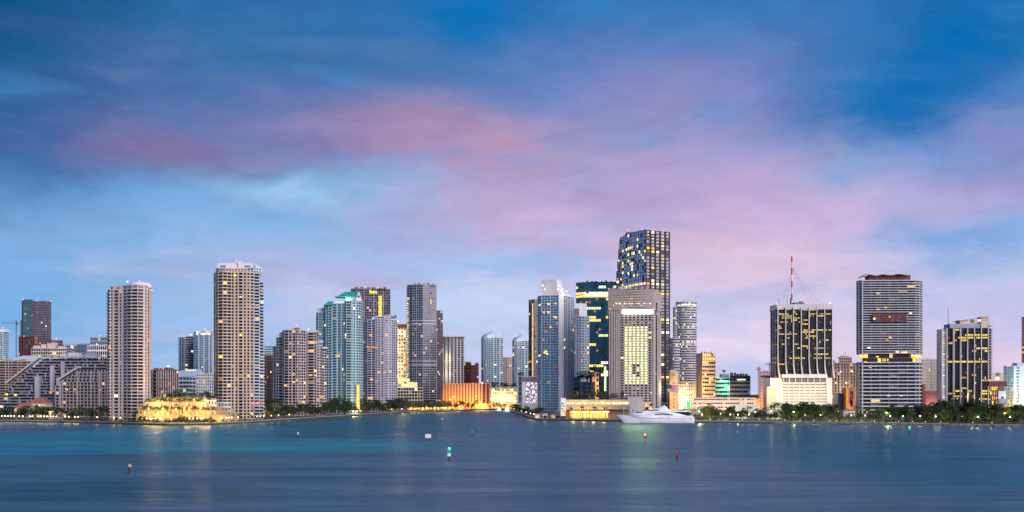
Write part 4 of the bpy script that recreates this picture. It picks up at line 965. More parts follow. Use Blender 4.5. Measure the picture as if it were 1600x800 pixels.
light(t, (X(852, 978), 976, 6), 1500, (1, .6, .3))
# --- curved banded tower
D = 1500
t = thing('curved_banded_tower', 'curved silver banded tower stepping down to the left, right of the tallest tower', 'building', (X(1070, D), D + 10, GZ))
def arc(px0, px1, D, bulge, n_): return [(px0 + (px1 - px0) * i / n_, D - bulge * math.sin(math.pi * (i / n_) * .85 + .2)) for i in range(n_ + 1)]
kw = dict(wall='silver', gl='navy', band=.5, pw=.3, mw=.15, litp=.05, lm=[Lc, Lw], corner=False, rec=.6, curt=.1)
block(t, arc(1056, 1088.5, D, 10, 8), GZ, Z(473, D), 44, ['G*2'], back=28, rows={42: .6, 34: .35, 33: .5, 27: .45, 26: .3}, **kw)
block(t, arc(1051.5, 1060, D, 4, 4), GZ, Z(481, D), 41, ['G'], back=24, **kw)
block(t, arc(1046.5, 1062, D - 8, 7, 5), GZ, Z(530, D), 25, ['G*2'], back=24, **kw)
for px, py in ((1061, 470), (1082, 467.5)): beacon(t, px, py, D, bulb_red, .8)
for px in (1066, 1070, 1074, 1078): pbox(t, 'aerial', px, px + .35, 473, 468, D + 4, .4, 'metal_grey')
pbox(t, 'crown_light', 1065, 1086, 476.3, 475.2, D - 10.6, .8, Lc)
# --- orange floodlit shaft, white lit block
D = 1160; p = [(1046, D), (1052, D - 2), (1060, D + 4)]
t = tower('orange_shaft_tower', 'slim orange floodlit building with blank shaft behind the flag', p)
block(t, p, GZ, Z(583, D), 10, ['S1', 'W.4 S1'], 'sand', 'dark', litp=.2, back=16, pw=.6); pbox(t, 'parapet', 1047, 1056, 584, 578, D - 1, 10, 'sand')
for y in (640, 620, 600): light(t, (X(1053, D - 8), D - 9, Z(y, D)), 5200, (1, .5, .08), 1)
D = 1270; p = [(1058, D), (1075.5, D - 2), (1092, D + 6)]
t = tower('cream_lit_block', 'low cream block brightly floodlit, left of the orange and yellow office tower', p)
block(t, p, GZ, Z(598, D), 10, ['W*5', 'W*2 S3'], 'cream', 'dark', litp=.12, band=.5, pw=1.2, back=18)
for px, y in ((1062, 634), (1070, 626), (1080, 630), (1086, 612), (1064, 612)): light(t, (X(px, D - 9), D - 10, Z(y, D)), 8000, (1, .80, .42), 1)
light(t, (X(1075.5, D), D - 8, Z(632, D)), 2200, (.05, 1, .5), .8)
pbox(t, 'green_sign', 1073, 1078, 637, 628, D - 4, 1, lit('lit_emerald', (.06, .9, .5), 1.3))
# --- flag
D = 905
t = thing('flag', 'large striped flag with dark blue canton flying beside the concrete hotel', 'flag', (X(1044, D), D, GZ))
m = MB(); m.tube((X(1043.4, D), D, GZ), (X(1043.4, D), D, Z(599, D)), .14, .08, 6); m.ball((X(1043.4, D), D, Z(598.8, D)), .22); m.build('pole', M['metal_grey'], t)
fx0, fx1, fz0, fz1 = X(1043.6, D), X(1059.5, D), Z(612.5, D), Z(601, D)
def flagq(mb, u0, u1, v0, v1, th=0.0):
    n_ = 8
    for i in range(n_):
        a, b_ = u0 + (u1 - u0) * i / n_, u0 + (u1 - u0) * (i + 1) / n_
        f = lambda u, v: (fx0 + (fx1 - fx0) * u, D + .5 * math.sin(u * 7) * u - th, fz0 + (fz1 - fz0) * v - .9 * u * u)
        mb.quad(f(a, v0), f(b_, v0), f(b_, v1), f(a, v1))
red_, white_ = mat('flag_red', (.45, .08, .07), .8, var=.08), mat('flag_white', (.7, .62, .6), .8, var=.05)
for i in range(13):
    m = MB(); flagq(m, 0, 1, i / 13, (i + 1) / 13); m.build('stripe', red_ if i % 2 == 0 else white_, t)
m = MB(); flagq(m, 0, .4, 6 / 13, 1, .06); c_ = m.build('canton', mat('flag_blue', (.03, .03, .10), .8), t)
m = MB()
for r_ in range(9):
    for k in range(6 if r_ % 2 == 0 else 5):
        u = .4 * ((k + (.5 if r_ % 2 == 0 else 1)) / 6); v = 6 / 13 + 7 / 13 * (r_ + .5) / 9
        x_, y_, z_ = fx0 + (fx1 - fx0) * u, D + .5 * math.sin(u * 7) * u - .1, fz0 + (fz1 - fz0) * v - .9 * u * u
        m.add([(x_ + .11 * math.cos(a), y_, z_ + .11 * math.sin(a)) for a in [math.pi / 2 + j * 4 * math.pi / 5 for j in range(5)]], [(0, 2, 4), (0, 1, 3), (1, 2, 4)])
m.build('stars', white_, c_, 'stuff')
# --- office tower, orange side and yellow banded front
D = 1210; p = [(1088, D + 14), (1097.5, D), (1118, D + 8)]
t = tower('orange_yellow_office', 'office tower with blank orange side wall and yellow lit banded front', p)
block(t, p, GZ, Z(553, D), 15, ['S1', 'G*6'], 'sand', 'dark', litp=.12, lm=[Lgold, Ly], band=.55, back=18, pw=.8, mw=.3, rows={13: .9, 14: .6}, capmat='sand')
for px, y in ((1101, 618), (1101, 598), (1103, 575), (1092, 622), (1091, 600), (1112, 615)): light(t, (X(px, D - 8), D - 9, Z(y, D)), 4500, (1, .66, .14) if px > 1097 else (1, .5, .16), 1)
rooftop(t, 1096, 1116, 552, D, 4, 2, 'sand')
D = 1150; p = [(1084, D), (1182, D + 6)]
t = tower('low_retail_block', 'long low pinkish retail block behind the park trees with dark window strip', p)
block(t, p, GZ, Z(623, D), 4, ['W*26'], 'pinkstone', 'dark', litp=.25, band=.62, back=30, pw=.5, lm=[Lo, Lw])
for px in (1094, 1115, 1140, 1165): light(t, (X(px, D), D - 9, 10), 3500, (1, .6, .25), 1)
D = 1300; p = [(1117.5, D), (1140, D - 2)]
t = tower('green_lit_office', 'low white banded office washed with green light and topped by a small roof house', p)
block(t, p, GZ, Z(591, D), 8, ['G*6'], 'white', 'dark', litp=.03, band=.5, back=22)
pbox(t, 'roof_house', 1127, 1139, 591, 584, D + 4, 10, 'bluewhite'); pbox(t, 'roof_sign', 1129, 1133.5, 581.5, 578, D + 5, 1, 'slate'); pbox(t, 'sign_post', 1131, 1131.6, 584, 581.5, D + 5, .6, 'metal_grey')
light(t, (X(1133, D), D - 10, Z(606, D)), 9000, (.12, 1, .45), 1); light(t, (X(1126, D), D - 12, Z(594, D)), 3500, (.7, 1, .6), 1)
D = 1290; p = [(1140, D - 3), (1172.5, D)]
t = tower('banded_office', 'low office with white bands and dark top floor left of the ribbed tower', p)
block(t, p, GZ, Z(597, D), 7, ['G*9'], 'white', 'wine', litp=.04, band=.52, back=24)
block(t, [(1140, D - 3), (1172.5, D)], Z(597, D) + 1.1, Z(588, D), 2, ['G*6'], 'purplegrey', 'black', litp=.0, band=.4, back=24); pbox(t, 'lit_floor', 1152, 1165, 594, 592.3, D - 3.6, .4, Lc)
rooftop(t, 1143, 1171, 587, D, 6, 4, 'purplegrey')
# --- pink blocks and cranes
D = 1420; p = [(1187, D), (1205, D + 4)]
t = tower('pink_tower_block', 'plain pink block with rows of small windows under the crane', p)
block(t, p, GZ, Z(580.5, D), 12, ['W S.5 W*3 S.5 W'], 'pinkwall', 'dark', litp=.03, band=.55, pw=1.6, back=20, sep=False); light(t, (X(1186, D - 15), D - 16, 12), 26000, (1, .42, .1), 1)
D = 1330; p = [(1195, D), (1208, D)]
t = tower('brick_block', 'brown brick block with dark cornice touching the white ribbed tower', p)
block(t, p, GZ, Z(588.5, D), 9, ['W*4'], 'terracotta', 'dark', litp=.05, band=.5, pw=1.4, back=20, sep=False); pbox(t, 'cornice', 1194, 1208.5, 589, 587, D - 1.2, 20, 'brown')
crane(1185.5, 640, 573, 1440, 1181, 1190, 'red tower crane beside the plain pink block', 577)
crane(1203, 600, 566, 1460, 1195, 1204.5, 'small grey tower crane whose jib peeps out left of the white ribbed tower', 569.5, 'slate')
D = 1250; t = tower('orange_canopy_house', 'small low house glowing orange behind the park trees', [(1170, D), (1186, D)], 'house')
gable_house(t, 1168, 1188, 640, 622, 618, D, 14, 'sand', 'terracotta')
for px in (1172, 1180): light(t, (X(px, D - 10), D - 10, 9), 14000, (1, .38, .03), 1)
# --- white ribbed tower
D = 1160
t = thing('white_ribbed_tower', 'dark office tower with curved white ribs, bright white base and roof mast', 'building', (X(1252, D), D + 12, GZ))
zb = Z(590, D)
block(t, [(1204, D + 26), (1214.5, D), (1299.5, D - 2)], zb, Z(483.5, D), 34, ['G*2 S.18 G*2 S.18 G*2', 'G*5 S.16 G*5 S.16 G*5 S.16 G*5 S.16 G*5 S.16 G*5 S.16 G*5'], 'steel_dark', 'wine', band=.42, back=26, rec=.8, pw=1.1, mw=.10, litp=.09, lm=[Lgold, Ly, Lw],
      rows={31: .2, 30: .3, 28: .2, 27: .35, 23: .25, 22: .35, 19: .4, 16: .45, 14: .45, 11: .25, 9: .3, 6: .35}, cap=0, seed=42, dim=.06, runs=True)
# white ribs that sweep out at the foot
for i in range(8):
    px = 1214.6 + i * (1299.5 - 1214.6) / 7; 
    m = MB(); w_ = .42; zz = [Z(480, D), Z(560, D), Z(568, D), Z(574, D), Z(579, D), Z(583, D), Z(586, D), Z(590, D)]; oo = [0, 0, .25, .6, 1.1, 1.8, 2.5, 3.2]
    s_ = 1 if i < 4 else -1
    for (za, oa), (zb_, ob) in zip(list(zip(zz, oo)), list(zip(zz, oo))[1:]):
        x = X(px, D); m.prism([(x - w_ + .5 * ob, D - 3.2 - ob * .3), (x + w_ + .8 * ob, D - 3.2 - ob * .3), (x + w_ + .8 * ob, D - .3), (x - w_ + .5 * ob, D - .3)], zb_, za, 0,
                          [(x - w_ + .5 * oa, D - 3.2 - oa * .3), (x + w_ + .8 * oa, D - 3.2 - oa * .3), (x + w_ + .8 * oa, D - .3), (x - w_ + .5 * oa, D - .3)])
    m.build('white_rib', M['white'], t)
for i in range(3):
    a = (1204.5, D + 25.5); b2 = (1214.5, D); u = (i + .0) / 3; px = a[0] + (b2[0] - a[0]) * u; dd = a[1] + (b2[1] - a[1]) * u
    m = MB(); m.box(X(px, dd) - .6, X(px, dd) + .5, dd - 1.6, dd + .4, zb, Z(482, D)); m.build('white_rib', M['silver'], t)
m = MB(); pp = inset([(X(1204, D + 26), D + 26), (X(1214.5, D), D), (X(1299.5, D - 2), D - 2), (X(1298.5, D + 50), D + 50), (X(1205, D + 50), D + 50)], -.9)
m.prism(pp, Z(483.6, D), Z(475.5, D)); m.build('roof_fascia', M['offwhite'], t)
pbox(t, 'louvre_band', 1224, 1291, 597, 590.4, D - 1, 26, 'slate'); pbox(t, 'white_belt', 1222, 1292, 590.3, 584.6, D - 4.4, 4.2, 'white')
for i in range(8): pbox(t, 'louvre_pier', 1223.4 + i * 9.6, 1224.6 + i * 9.6, 597, 590.4, D - 2, 3, 'white')
pbox(t, 'corner_shaft', 1203.5, 1222, 640, 590.4, D - 2, 30, 'white'); pbox(t, 'corner_shaft', 1292, 1300.5, 640, 590.4, D - 2, 28, 'white')
pbox(t, 'base_core', 1222, 1292, 650, 597.1, D + 1.5, 24, 'brown')  # dark colour stands in for the shade inside the garage openings
for k in range(8): pbox(t, 'base_band', 1222.2, 1291.8, 600.3 + k * 4.5, 597.2 + k * 4.5, D - .8 - (.4 if k % 2 else 0), 2.2, 'white')
for i in range(9): pbox(t, 'base_pier', 1222.5 + i * 8.6, 1223.3 + i * 8.6, 640, 597.3, D - 1.7, 3, 'white')
for k in range(7): pbox(t, 'corner_band', 1198, 1214, 608.8 + k * 4.5, 605 + k * 4.5, D - 8, 10, 'cream')
pbox(t, 'corner_block', 1199, 1213, 640, 604, D - 6, 16, 'cream')
for px, y, pwr in ((1204, 612, 11000), (1216, 602, 12000), (1217, 590, 9000), (1230, 612, 12000), (1246, 614, 12000), (1262, 614, 12000), (1278, 613, 12000), (1293, 606, 9000), (1296, 592, 6000), (1208, 628, 9000), (1225, 630, 9000), (1255, 630, 9000), (1285, 630, 9000)):
    light(t, (X(px, D - 12), D - 16, Z(y, D)), pwr * .28, (1, .72, .26) if y > 595 else (1, .62, .08), 1)
mm = thing('roof_mast', 'tall red and white banded radio mast with guy wires on the ribbed tower roof', 'mast', (X(1237, D + 20), D + 20, Z(475.5, D)))
Dm = D + 20; seg = [400, 409.5, 419, 429.5, 439.5, 449, 459, 468]
for i in range(7):
    m = MB(); m.tube((X(1237.2, Dm), Dm, Z(seg[i + 1], Dm)), (X(1237.2, Dm), Dm, Z(seg[i], Dm)), .85, .85, 6); m.build('mast_section', M['red'] if i % 2 == 0 else M['whitepaint'], mm)
m = MB(); m.tube((X(1235.6, Dm), Dm, Z(475.6, Dm)), (X(1235.6, Dm), Dm, Z(466, Dm)), .9, .7, 6); m.build('mast_foot', M['metal_dark'], mm)
for px, yy in ((1214, 474), (1220, 474), (1225, 474), (1262, 463), (1269, 466), (1278, 461.5)):
    m = MB(); m.tube((X(1237.2, Dm), Dm, Z(424 if px < 1230 else 418, Dm)), (X(px, Dm), Dm - 8, Z(475.5, Dm)), .09, .09, 4); m.build('guy_wire', M['metal_grey'], mm)
m = MB(); m.ball((X(1237.2, Dm), Dm, Z(399.2, Dm)), 1.0); m.build('mast_lamp', bulb_red, mm); m = MB(); m.ball((X(1237.2, Dm), Dm - 1, Z(432, Dm)), .7); m.build('mast_lamp', bulb_red, mm)
for px, y0, y1 in ((1216.5, 476, 467), (1230, 476, 469)): pbox(t, 'aerial', px, px + .4, y0, y1, D + 8, .4, 'metal_dark')
pbox(t, 'roof_plant', 1241, 1257, 476, 472.5, D + 12, 10, 'slate'); pbox(t, 'roof_plant', 1250, 1254, 473, 470.5, D + 13, 4, 'slate'); beacon(t, 1251.5, 469, D + 12, bulb_red, .6); beacon(t, 1296.5, 474, D + 3, bulb_white, .6); beacon(t, 1213.5, 475, D + 3, bulb_red, .6)
# --- art deco tower behind
D = 1370
t = thing('stepped_stone_tower', 'old stone tower with stepped top and vertical window strips between the two tall office slabs', 'building', (X(1319, D), D + 10, GZ))
block(t, [(1298, D + 2), (1338, D)], GZ, Z(568, D), 16, ['S.4 G S.3 G S.3 G S.5 W S.3 W S.3 W S.5 G S.3 G S.4'], 'tan', 'dark', litp=.05, band=.2, pw=1, back=24, lm=[Lw])
block(t, [(1311, D - .5), (1331, D - .5)], Z(568, D), Z(559.5, D), 2, ['W*6'], 'tan', 'dark', litp=.0, band=.4, pw=1, back=16)
for a, b_, y0, y1 in ((1313, 1329, 560, 557.5), (1317, 1326, 557.5, 556)): pbox(t, 'stepped_top', a, b_, y0, y1, D + 4, 10, 'tan')
pbox(t, 'finial', 1320.2, 1320.8, 556, 550, D + 6, .6, 'metal_grey')
for px, y in ((1306, 598), (1314, 580.5), (1332, 580.5), (1322, 598)): beacon(t, px, y, D - 4, bulb_white, .7)
for px, y in ((1308, 620), (1320, 625), (1331, 615), (1320, 603)): light(t, (X(px, D - 10), D - 11, Z(y, D)), 4200, (1, .7, .4), 1)
D = 1420; t = tower('pyramid_roof_block', 'block with steep grey slanted roof peeping out right of the white ribbed tower', [(1296, D), (1306, D)])
pbox(t, 'wall', 1290, 1306, 640, 566, D, 20, 'concrete'); m = MB(); m.prism([(X(1288, D), D), (X(1306, D), D), (X(1306, D), D + 18), (X(1288, D), D + 18)], Z(566, D), Z(555, D), 0, [(X(1290, D), D + 8), (X(1298, D), D + 8), (X(1298, D), D + 10), (X(1290, D), D + 10)]); m.build('slanted_roof', M['slate'], t)
# --- mural slab and neighbours
D = 1080; t = tower('mural_slab', 'small orange slab painted with a dark brushed figure in front of the old stone tower', [(1322, D), (1335, D)])
pbox(t, 'wall', 1322, 1335.5, 650, 606, D, 12, 'terracotta'); pbox(t, 'lit_edge', 1322, 1325.5, 637, 606.2, D - .3, .4, lit('lit_amber', (1, .42, .05), .75)); r = random.Random(11)
mu = MB()
for (a, b_, y0, y1, k) in ((1327.5, 1329, 610, 630, .8), (1329, 1332.5, 611, 616, 0), (1331.5, 1333.5, 613, 622, -.6), (1328.5, 1332, 620, 634, .5), (1330, 1333, 626, 636, -1)):
    x0, x1 = X(a, D), X(b_, D); mu.prism([(x0, D - .12), (x1, D - .12), (x1, D - .02), (x0, D - .02)], Z(y1, D), Z(y0, D), 0, [(x0 + k, D - .12), (x1 + k * .6, D - .12), (x1 + k * .6, D - .02), (x0 + k, D - .02)])
mu.build('painted_figure', mat('mural_dark', (.12, .03, .02), .8), t)
light(t, (X(1328, D), D - 8, 8), 3600, (1, .5, .1), .8); pbox(t, 'side_wall', 1309, 1314.5, 650, 614, D + 14, 14, 'concrete'); pbox(t, 'side_wall', 1313, 1322, 650, 616.5, D + 10, 12, 'brown')
# --- banded slab with red murals
D = 1160
t = thing('white_banded_tower', 'huge slab tower of white balcony bands with dark red mural panels', 'building', (X(1390, D), D + 12, GZ))
pp = [(1338, D + 12), (1341, D + 4), (1347, D), (1432, D - 3), (1438, D + 2), (1441.5, D + 12)]
kw = dict(wall='bandwhite', gl='black', band=.31, pw=.3, mw=.12, corner=False, rec=1.6, curt=.04, lm=[Lw, Ly, Lc], dim=.02)
M['bandwhite'] = mat('bandwhite', (.56, .57, .61))
block(t, pp, Z(552.5, D), Z(439, D), 30, ['G', 'G', 'G*6', 'G', 'G'], litp=.006, back=26, **kw)
block(t, [(1347, D + 4), (1432, D + 2)], Z(567, D), Z(552.5, D), 2, ['G*14'], 'brown', 'wine', band=.12, pw=.8, litp=.06, lm=[Lgold, Lw], back=22, rec=.6)
block(t, pp, GZ, Z(567, D), 14, ['G', 'G', 'G*6', 'G', 'G'], litp=.01, back=26, capmat='bandwhite', **kw)
for a in (1344, 1347.2, 1350.4, 1353.6, 1424, 1427.2, 1430.4, 1433.6, 1436.8): pbox(t, 'lit_lobby', a, a + 2.5, 559.2, 553.8, D + 1.6, .6, (Lgold, Lw, Ly)[int(a) % 3])
for a in (1379, 1382, 1386): pbox(t, 'lit_lobby', a, a + 2.2, 564.5, 560.5, D + 1.5, .5, Lw)
# floor edges run on past the corners as sharp blades
murm = nodes('mural'); m_, n_, l_, b_ = murm
ge = n_.new('ShaderNodeNewGeometry'); vo = n_.new('ShaderNodeTexVoronoi'); vo.inputs['Scale'].default_value = .16; l_.new(ge.outputs['Position'], vo.inputs['Vector'])
nz = n_.new('ShaderNodeTexNoise'); nz.inputs['Scale'].default_value = .24; nz.inputs['Distortion'].default_value = 2.5; l_.new(ge.outputs['Position'], nz.inputs['Vector'])
cr = n_.new('ShaderNodeValToRGB'); l_.new(nz.outputs[0], cr.inputs[0])
for i, (pos, c) in enumerate(((.3, (.02, .02, .03)), (.44, (.03, .015, .02)), (.50, (.30, .03, .03)), (.54, (.025, .02, .03)), (.62, (.22, .12, .12)))):
    e = cr.color_ramp.elements[i] if i < 2 else cr.color_ramp.elements.new(pos); e.position = pos; e.color = (*c, 1)
l_.new(cr.outputs[0], b_.inputs['Base Color']); b_.inputs['Roughness'].default_value = .7
for i in range(6): pbox(t, 'mural_panel', 1364 + i * 8.95, 1364 + (i + 1) * 8.95 - .25, 502.6, 490, D - 3.6, 1.4, MATS['mural'])
for i in range(6): pbox(t, 'mural_panel', 1357 + i * 11, 1357 + (i + 1) * 11 - .25, 439, 430, D + 8, 12, MATS['mural'])
pbox(t, 'lit_window', 1364.5, 1368, 499.5, 496.5, D - 3.8, .3, Ly); pbox(t, 'lit_window', 1389, 1391, 496, 493.5, D - 3.8, .3, Lw)
m = MB(); N_ = 24
for i in range(N_):
    f = lambda u: (X(1352 + 73 * u, D), Z(431.3 - 2.2 * (u > .08) - .9 * math.sin(u * 19) - (.8 if u > .5 else 0) * u, D))
    (xa, za), (xb, zb_) = f(i / N_), f((i + 1) / N_)
    m.add([(xa, D + 2, za), (xb, D + 2, zb_), (xb, D + 2, zb_ + 1), (xa, D + 2, za + 1), (xa, D + 24, za), (xb, D + 24, zb_), (xb, D + 24, zb_ + 1), (xa, D + 24, za + 1)], [(0, 1, 2, 3), (3, 2, 6, 7), (1, 0, 4, 5), (5, 4, 7, 6), (0, 3, 7, 4), (1, 5, 6, 2)])
m.build('wavy_canopy', M['offwhite'], t)
for px, y, l_ in ((1372, 458, Lw), (1429, 441.5, Lo), (1429, 445.5, Lo), (1372, 483, Lw), (1384, 480, Lw), (1423, 489, Lc), (1391, 527, Lw), (1386, 531, Lo), (1358, 543, Lc), (1360, 574, Lo), (1371, 557, Ly), (1403, 549.5, Lc), (1410, 550, Ly), (1415, 550, Lc), (1402, 549.5, Lc), (1352, 565, Lw), (1408, 618, Lw), (1388, 618, Lw)):
    pbox(t, 'lit_window', px - 2.2, px + 2.2, y + 1.2, y - .6, D - 2.6, .3, l_)
pbox(t, 'side_wall', 1441.5, 1446, 640, 600, D + 8, 18, 'redbrown')
# --- beige block right of it
D = 1320; p = [(1440, D), (1464, D - 2), (1476, D + 6)]
t = tower('beige_slab_block', 'plain beige apartment block with small dark windows behind the pink wall', p)
block(t, p, GZ, Z(562.5, D), 17, ['W S W S.7 W S.7 W S.7 W', 'S.5 W S W'], 'cream', 'dark', litp=.03, band=.6, pw=1.5, back=20, sep=False); rooftop(t, 1444, 1464, 562, D, 3, 2, 'cream')
D = 1190; p = [(1446, D), (1474, D)]
t = tower('pink_wall_house', 'low windowless pink lit building in front of the beige slab block', p)
pbox(t, 'wall', 1445, 1474, 650, 612, D, 16, 'pinkwall'); pbox(t, 'parapet', 1444.6, 1474.4, 612.5, 611, D - .6, 17, 'pinkstone')
for px in (1451, 1462): light(t, (X(px, D), D - 10, 9), 3800, (1, .45, .35), 1)
# --- dark gridded tower with fins
D = 1160
t = thing('gold_floor_tower', 'dark gridded office tower with thin white fins, two gold lit floors and angular white penthouse', 'building', (X(1512, D), D + 12, GZ))
p = [(1471.5, D + 12), (1480, D), (1545, D - 3), (1549, D + 14)]
def gold(e, i, k, r):
    if e == 0: return None
    if e == 1 and k == 19: return 3
    if e == 1 and k in (28, 29): return 3 if (i > 14 if k == 29 else 8 < i) and r.random() < .95 else None
    return None
block(t, p, GZ, Z(514, D), 32, ['S1 W.25 S1', 'G*5 S.12 G*5 S.12 G*5 S.12 G*5 S.12 G*5 S.12 G*5', 'G*2'], 'steel_dark', 'wine', band=.40, back=24, rec=.6, pw=.5, mw=.09, litp=.05, lm=[Lgold, Lo, Lw, Ly], litf=gold,
      rows={30: .1, 29: .15, 27: .1, 26: .2, 24: .06, 21: .06, 15: .12, 13: .2, 12: .2, 9: .25, 8: .5, 7: .3, 6: .15, 5: .2, 4: .12}, cap=1, seed=77, runs=True)
for i in range(7): pbox(t, 'white_fin', 1480 + i * 10.75 - .5, 1480 + i * 10.75 + .5, 650, 512.5, D - 3.8, 3.6, 'white')
pbox(t, 'side_wall', 1471.5, 1480.2, 650, 514, D - .5, 14, 'white')
for j in range(26): pbox(t, 'side_lamp', 1474, 1476, 519 + j * 4.2 + 1.4, 519 + j * 4.2, D - .8, .3, Lw if j % 4 else Lc)
me = None
for j in range(27):
    pbox(t, 'balcony', 1545.2, 1551.5, 510 + j * 4.35, 508.6 + j * 4.35, D + 1, 12, 'tan')
pbox(t, 'penthouse', 1484, 1533, 513, 506, D + 3, 16, 'greyblue'); pbox(t, 'penthouse', 1533, 1547, 513, 502, D + 2, 14, 'cream'); pbox(t, 'penthouse', 1500, 1545, 506, 500, D + 6, 12, 'cream')
pbox(t, 'penthouse_window', 1517, 1522, 504.5, 499, D + 5.6, .5, 'slate'); pbox(t, 'lit_window', 1528, 1533, 502, 499, D + 5.6, .5, Lc); pbox(t, 'penthouse', 1533, 1545, 503, 494.5, D + 5, 10, 'sand')
m = MB(); m.add([(X(1500, D), D + 4, Z(500.5, D)), (X(1546, D), D + 4, Z(493.5, D)), (X(1546, D), D + 20, Z(493.5, D)), (X(1500, D), D + 20, Z(500.5, D))] + [(X(1500, D), D + 4, Z(501.3, D)), (X(1546, D), D + 4, Z(494.5, D)), (X(1546, D), D + 20, Z(494.5, D)), (X(1500, D), D + 20, Z(501.3, D))], [(0, 1, 2, 3), (7, 6, 5, 4), (4, 5, 1, 0), (5, 6, 2, 1), (6, 7, 3, 2), (7, 4, 0, 3)]); m.build('slanted_canopy', M['sand'], t)
m = MB(); m.tube((X(1485, D), D + 6, Z(512, D)), (X(1485, D), D + 6, Z(482, D)), .35, .2, 6); m.build('aerial', M['metal_dark'], t)
light(t, (X(1511, D), D - 6, Z(620, D)), 2500, (1, .6, .2), 1)
# --- right edge group
D = 1110; p = [(1547, D), (1568, D)]
t = tower('billboard_building', 'dark low building with orange lit floors carrying a white billboard', p)
block(t, p, GZ, Z(597, D), 7, ['G*4 S3'], 'brown', 'wine', litp=.75, lm=[Lo, Lgold], band=.3, back=18); pbox(t, 'roof_band', 1546, 1574, 603, 596, D - .8, 18, 'maroon')
o = pbox(t, 'billboard', 1560, 1572, 631, 611, D - 3, .6, 'white'); pbox(o, 'billboard_foot', 1560, 1572, 631, 623, D - 3.3, .25, 'slate'); pbox(o, 'billboard_mark', 1564.5, 1569, 623, 619.5, D - 3.3, .25, 'metal_dark')
pbox(t, 'lit_window', 1553, 1559, 606, 604.5, D - 1.2, .3, Lw); light(t, (X(1566, D), D - 8, Z(626, D)), 1500, (.8, .9, 1), .6)
D = 1400; p = [(1552, D), (1571, D + 3)]
t = tower('green_window_block', 'small pale block with one green glowing window behind the billboard building', p)
block(t, p, GZ, Z(583, D), 9, ['S.4 G S1.2'], 'pinkstone', 'dark', litp=.4, lm=[Lg], sep=False, back=18)
D = 1240; p = [(1568, D + 8), (1584, D), (1640, D + 2)]
t = tower('aqua_washed_block', 'white apartment block washed with aqua light at the right edge of the photo', p)
block(t, p, GZ, Z(573.5, D), 15, ['S.5 W S.5 W S.5 W S.5', 'S.6 W S1.5 W S1.5 W S1.5 W S'], 'white', 'dark', litp=.1, band=.5, pw=1.3, back=22, lm=[Lc, Lw]); pbox(t, 'roof_house', 1589, 1610, 574, 567, D + 4, 12, 'bluewhite'); rooftop(t, 1572, 1600, 573, D, 3, 2, 'white')
light(t, (X(1594, D - 14), D - 15, Z(596, D)), 9000, (.25, .95, 1), 1); light(t, (X(1597, D - 10), D - 10, Z(616, D)), 7000, (1, .8, .6), 1); light(t, (X(1574, D - 8), D - 9, 9), 8000, (1, .62, .05), 1)
for i in range(12): pbox(t, 'shop_light', 1586 + (i % 6) * 2.6, 1587.6 + (i % 6) * 2.6, 616 + i // 6 * 5, 613.5 + i // 6 * 5, D - .8, .4, Lwh if i % 2 else Lo)
D = 1700; p = [(1596.5, D), (1630, D)]
t = tower('dark_edge_tower', 'dark slim tower cut off by the right side of the photo', p)
block(t, p, GZ, Z(496, D), 34, ['G*8'], 'redbrown', 'wine', litp=.03, sep=False, band=.35, back=24); pbox(t, 'lit_floor', 1596.5, 1606, 552, 549, D - 1, .6, Lo)
# ================================================================== waterfront: garden terraces, boats, marks, lamps, trees
# --- golden terraced garden on the left shore
D = 852
t = thing('terraced_garden', 'stepped garden terraces flooded with gold light between the two tall island towers', 'terrace', (X(275, D), D + 12, GZ))
gold = mat('garden_stucco', (.50, .38, .20), .85, scale=.4)  # stucco taken as cream; the gold lamp glow is tinted into its colour
lev = [(213, 343, 661, 648.5, 846, 60), (216, 338, 649, 641.5, 853, 52), (214, 334, 642, 635.5, 861, 44), (226, 322, 636, 628.5, 871, 34), (242, 314, 629, 622.5, 882, 22)]
for k, (a, b_, y0, y1, d, dep) in enumerate(lev):
    m = MB(); m.box(X(a, d), X(b_, d), d, d + dep, GZ - .1 if k == 0 else Z(y0, d) - 2, Z(y1, d)); o = m.build('terrace_wall', gold, t)
    r = random.Random(k); n_ = int((b_ - a) / 2.6)
    bal = MB()
    for i in range(n_ + 1):
        px = a + (b_ - a) * i / n_; bal.box(X(px, d) - .14, X(px, d) + .14, d - .12, d + .2, Z(y1, d), Z(y1, d) + 1.0)
    bal.box(X(a, d), X(b_, d), d - .16, d + .24, Z(y1, d) + 1.0, Z(y1, d) + 1.22); bal.build('balustrade', gold, o)
    for i in range(int((b_ - a) / 11)):                       # arched niches and openings in the wall
        px = a + 5 + i * 11 + r.uniform(-1.5, 1.5); w_ = 1.1; m = MB(); z0 = Z(y1, d) - 4.0; m.box(X(px, d) - w_, X(px, d) + w_, d - .08, d + .1, z0, z0 + 1.9)
        m.add([(X(px, d) + w_ * math.cos(math.pi * j / 6), d - .08, z0 + 1.9 + w_ * math.sin(math.pi * j / 6)) for j in range(7)], [tuple(range(7))]); m.build('niche', M['sand'] if i % 2 else M['brown'], o)
    for i in range(int((b_ - a) / 9)):                        # stair cheeks and planters
        px = a + 3 + i * 9 + r.uniform(-2, 2); m = MB(); m.box(X(px, d) - 1.3, X(px, d) + 1.3, d - 1.8, d - .1, (GZ if k == 0 else Z(lev[k - 1][3], lev[k - 1][4])), (GZ if k == 0 else Z(lev[k - 1][3], lev[k - 1][4])) + 1.1); m.build('planter', gold, o)
m = MB()
for i in range(9): m.box(X(262 - i * .5, 846), X(290 + i * .5, 846), 845.5 - i * .9, 846.2 - i * .9 + .7, GZ, Z(650 + i * 1.0, 846))
m.build('grand_stair', gold, t)
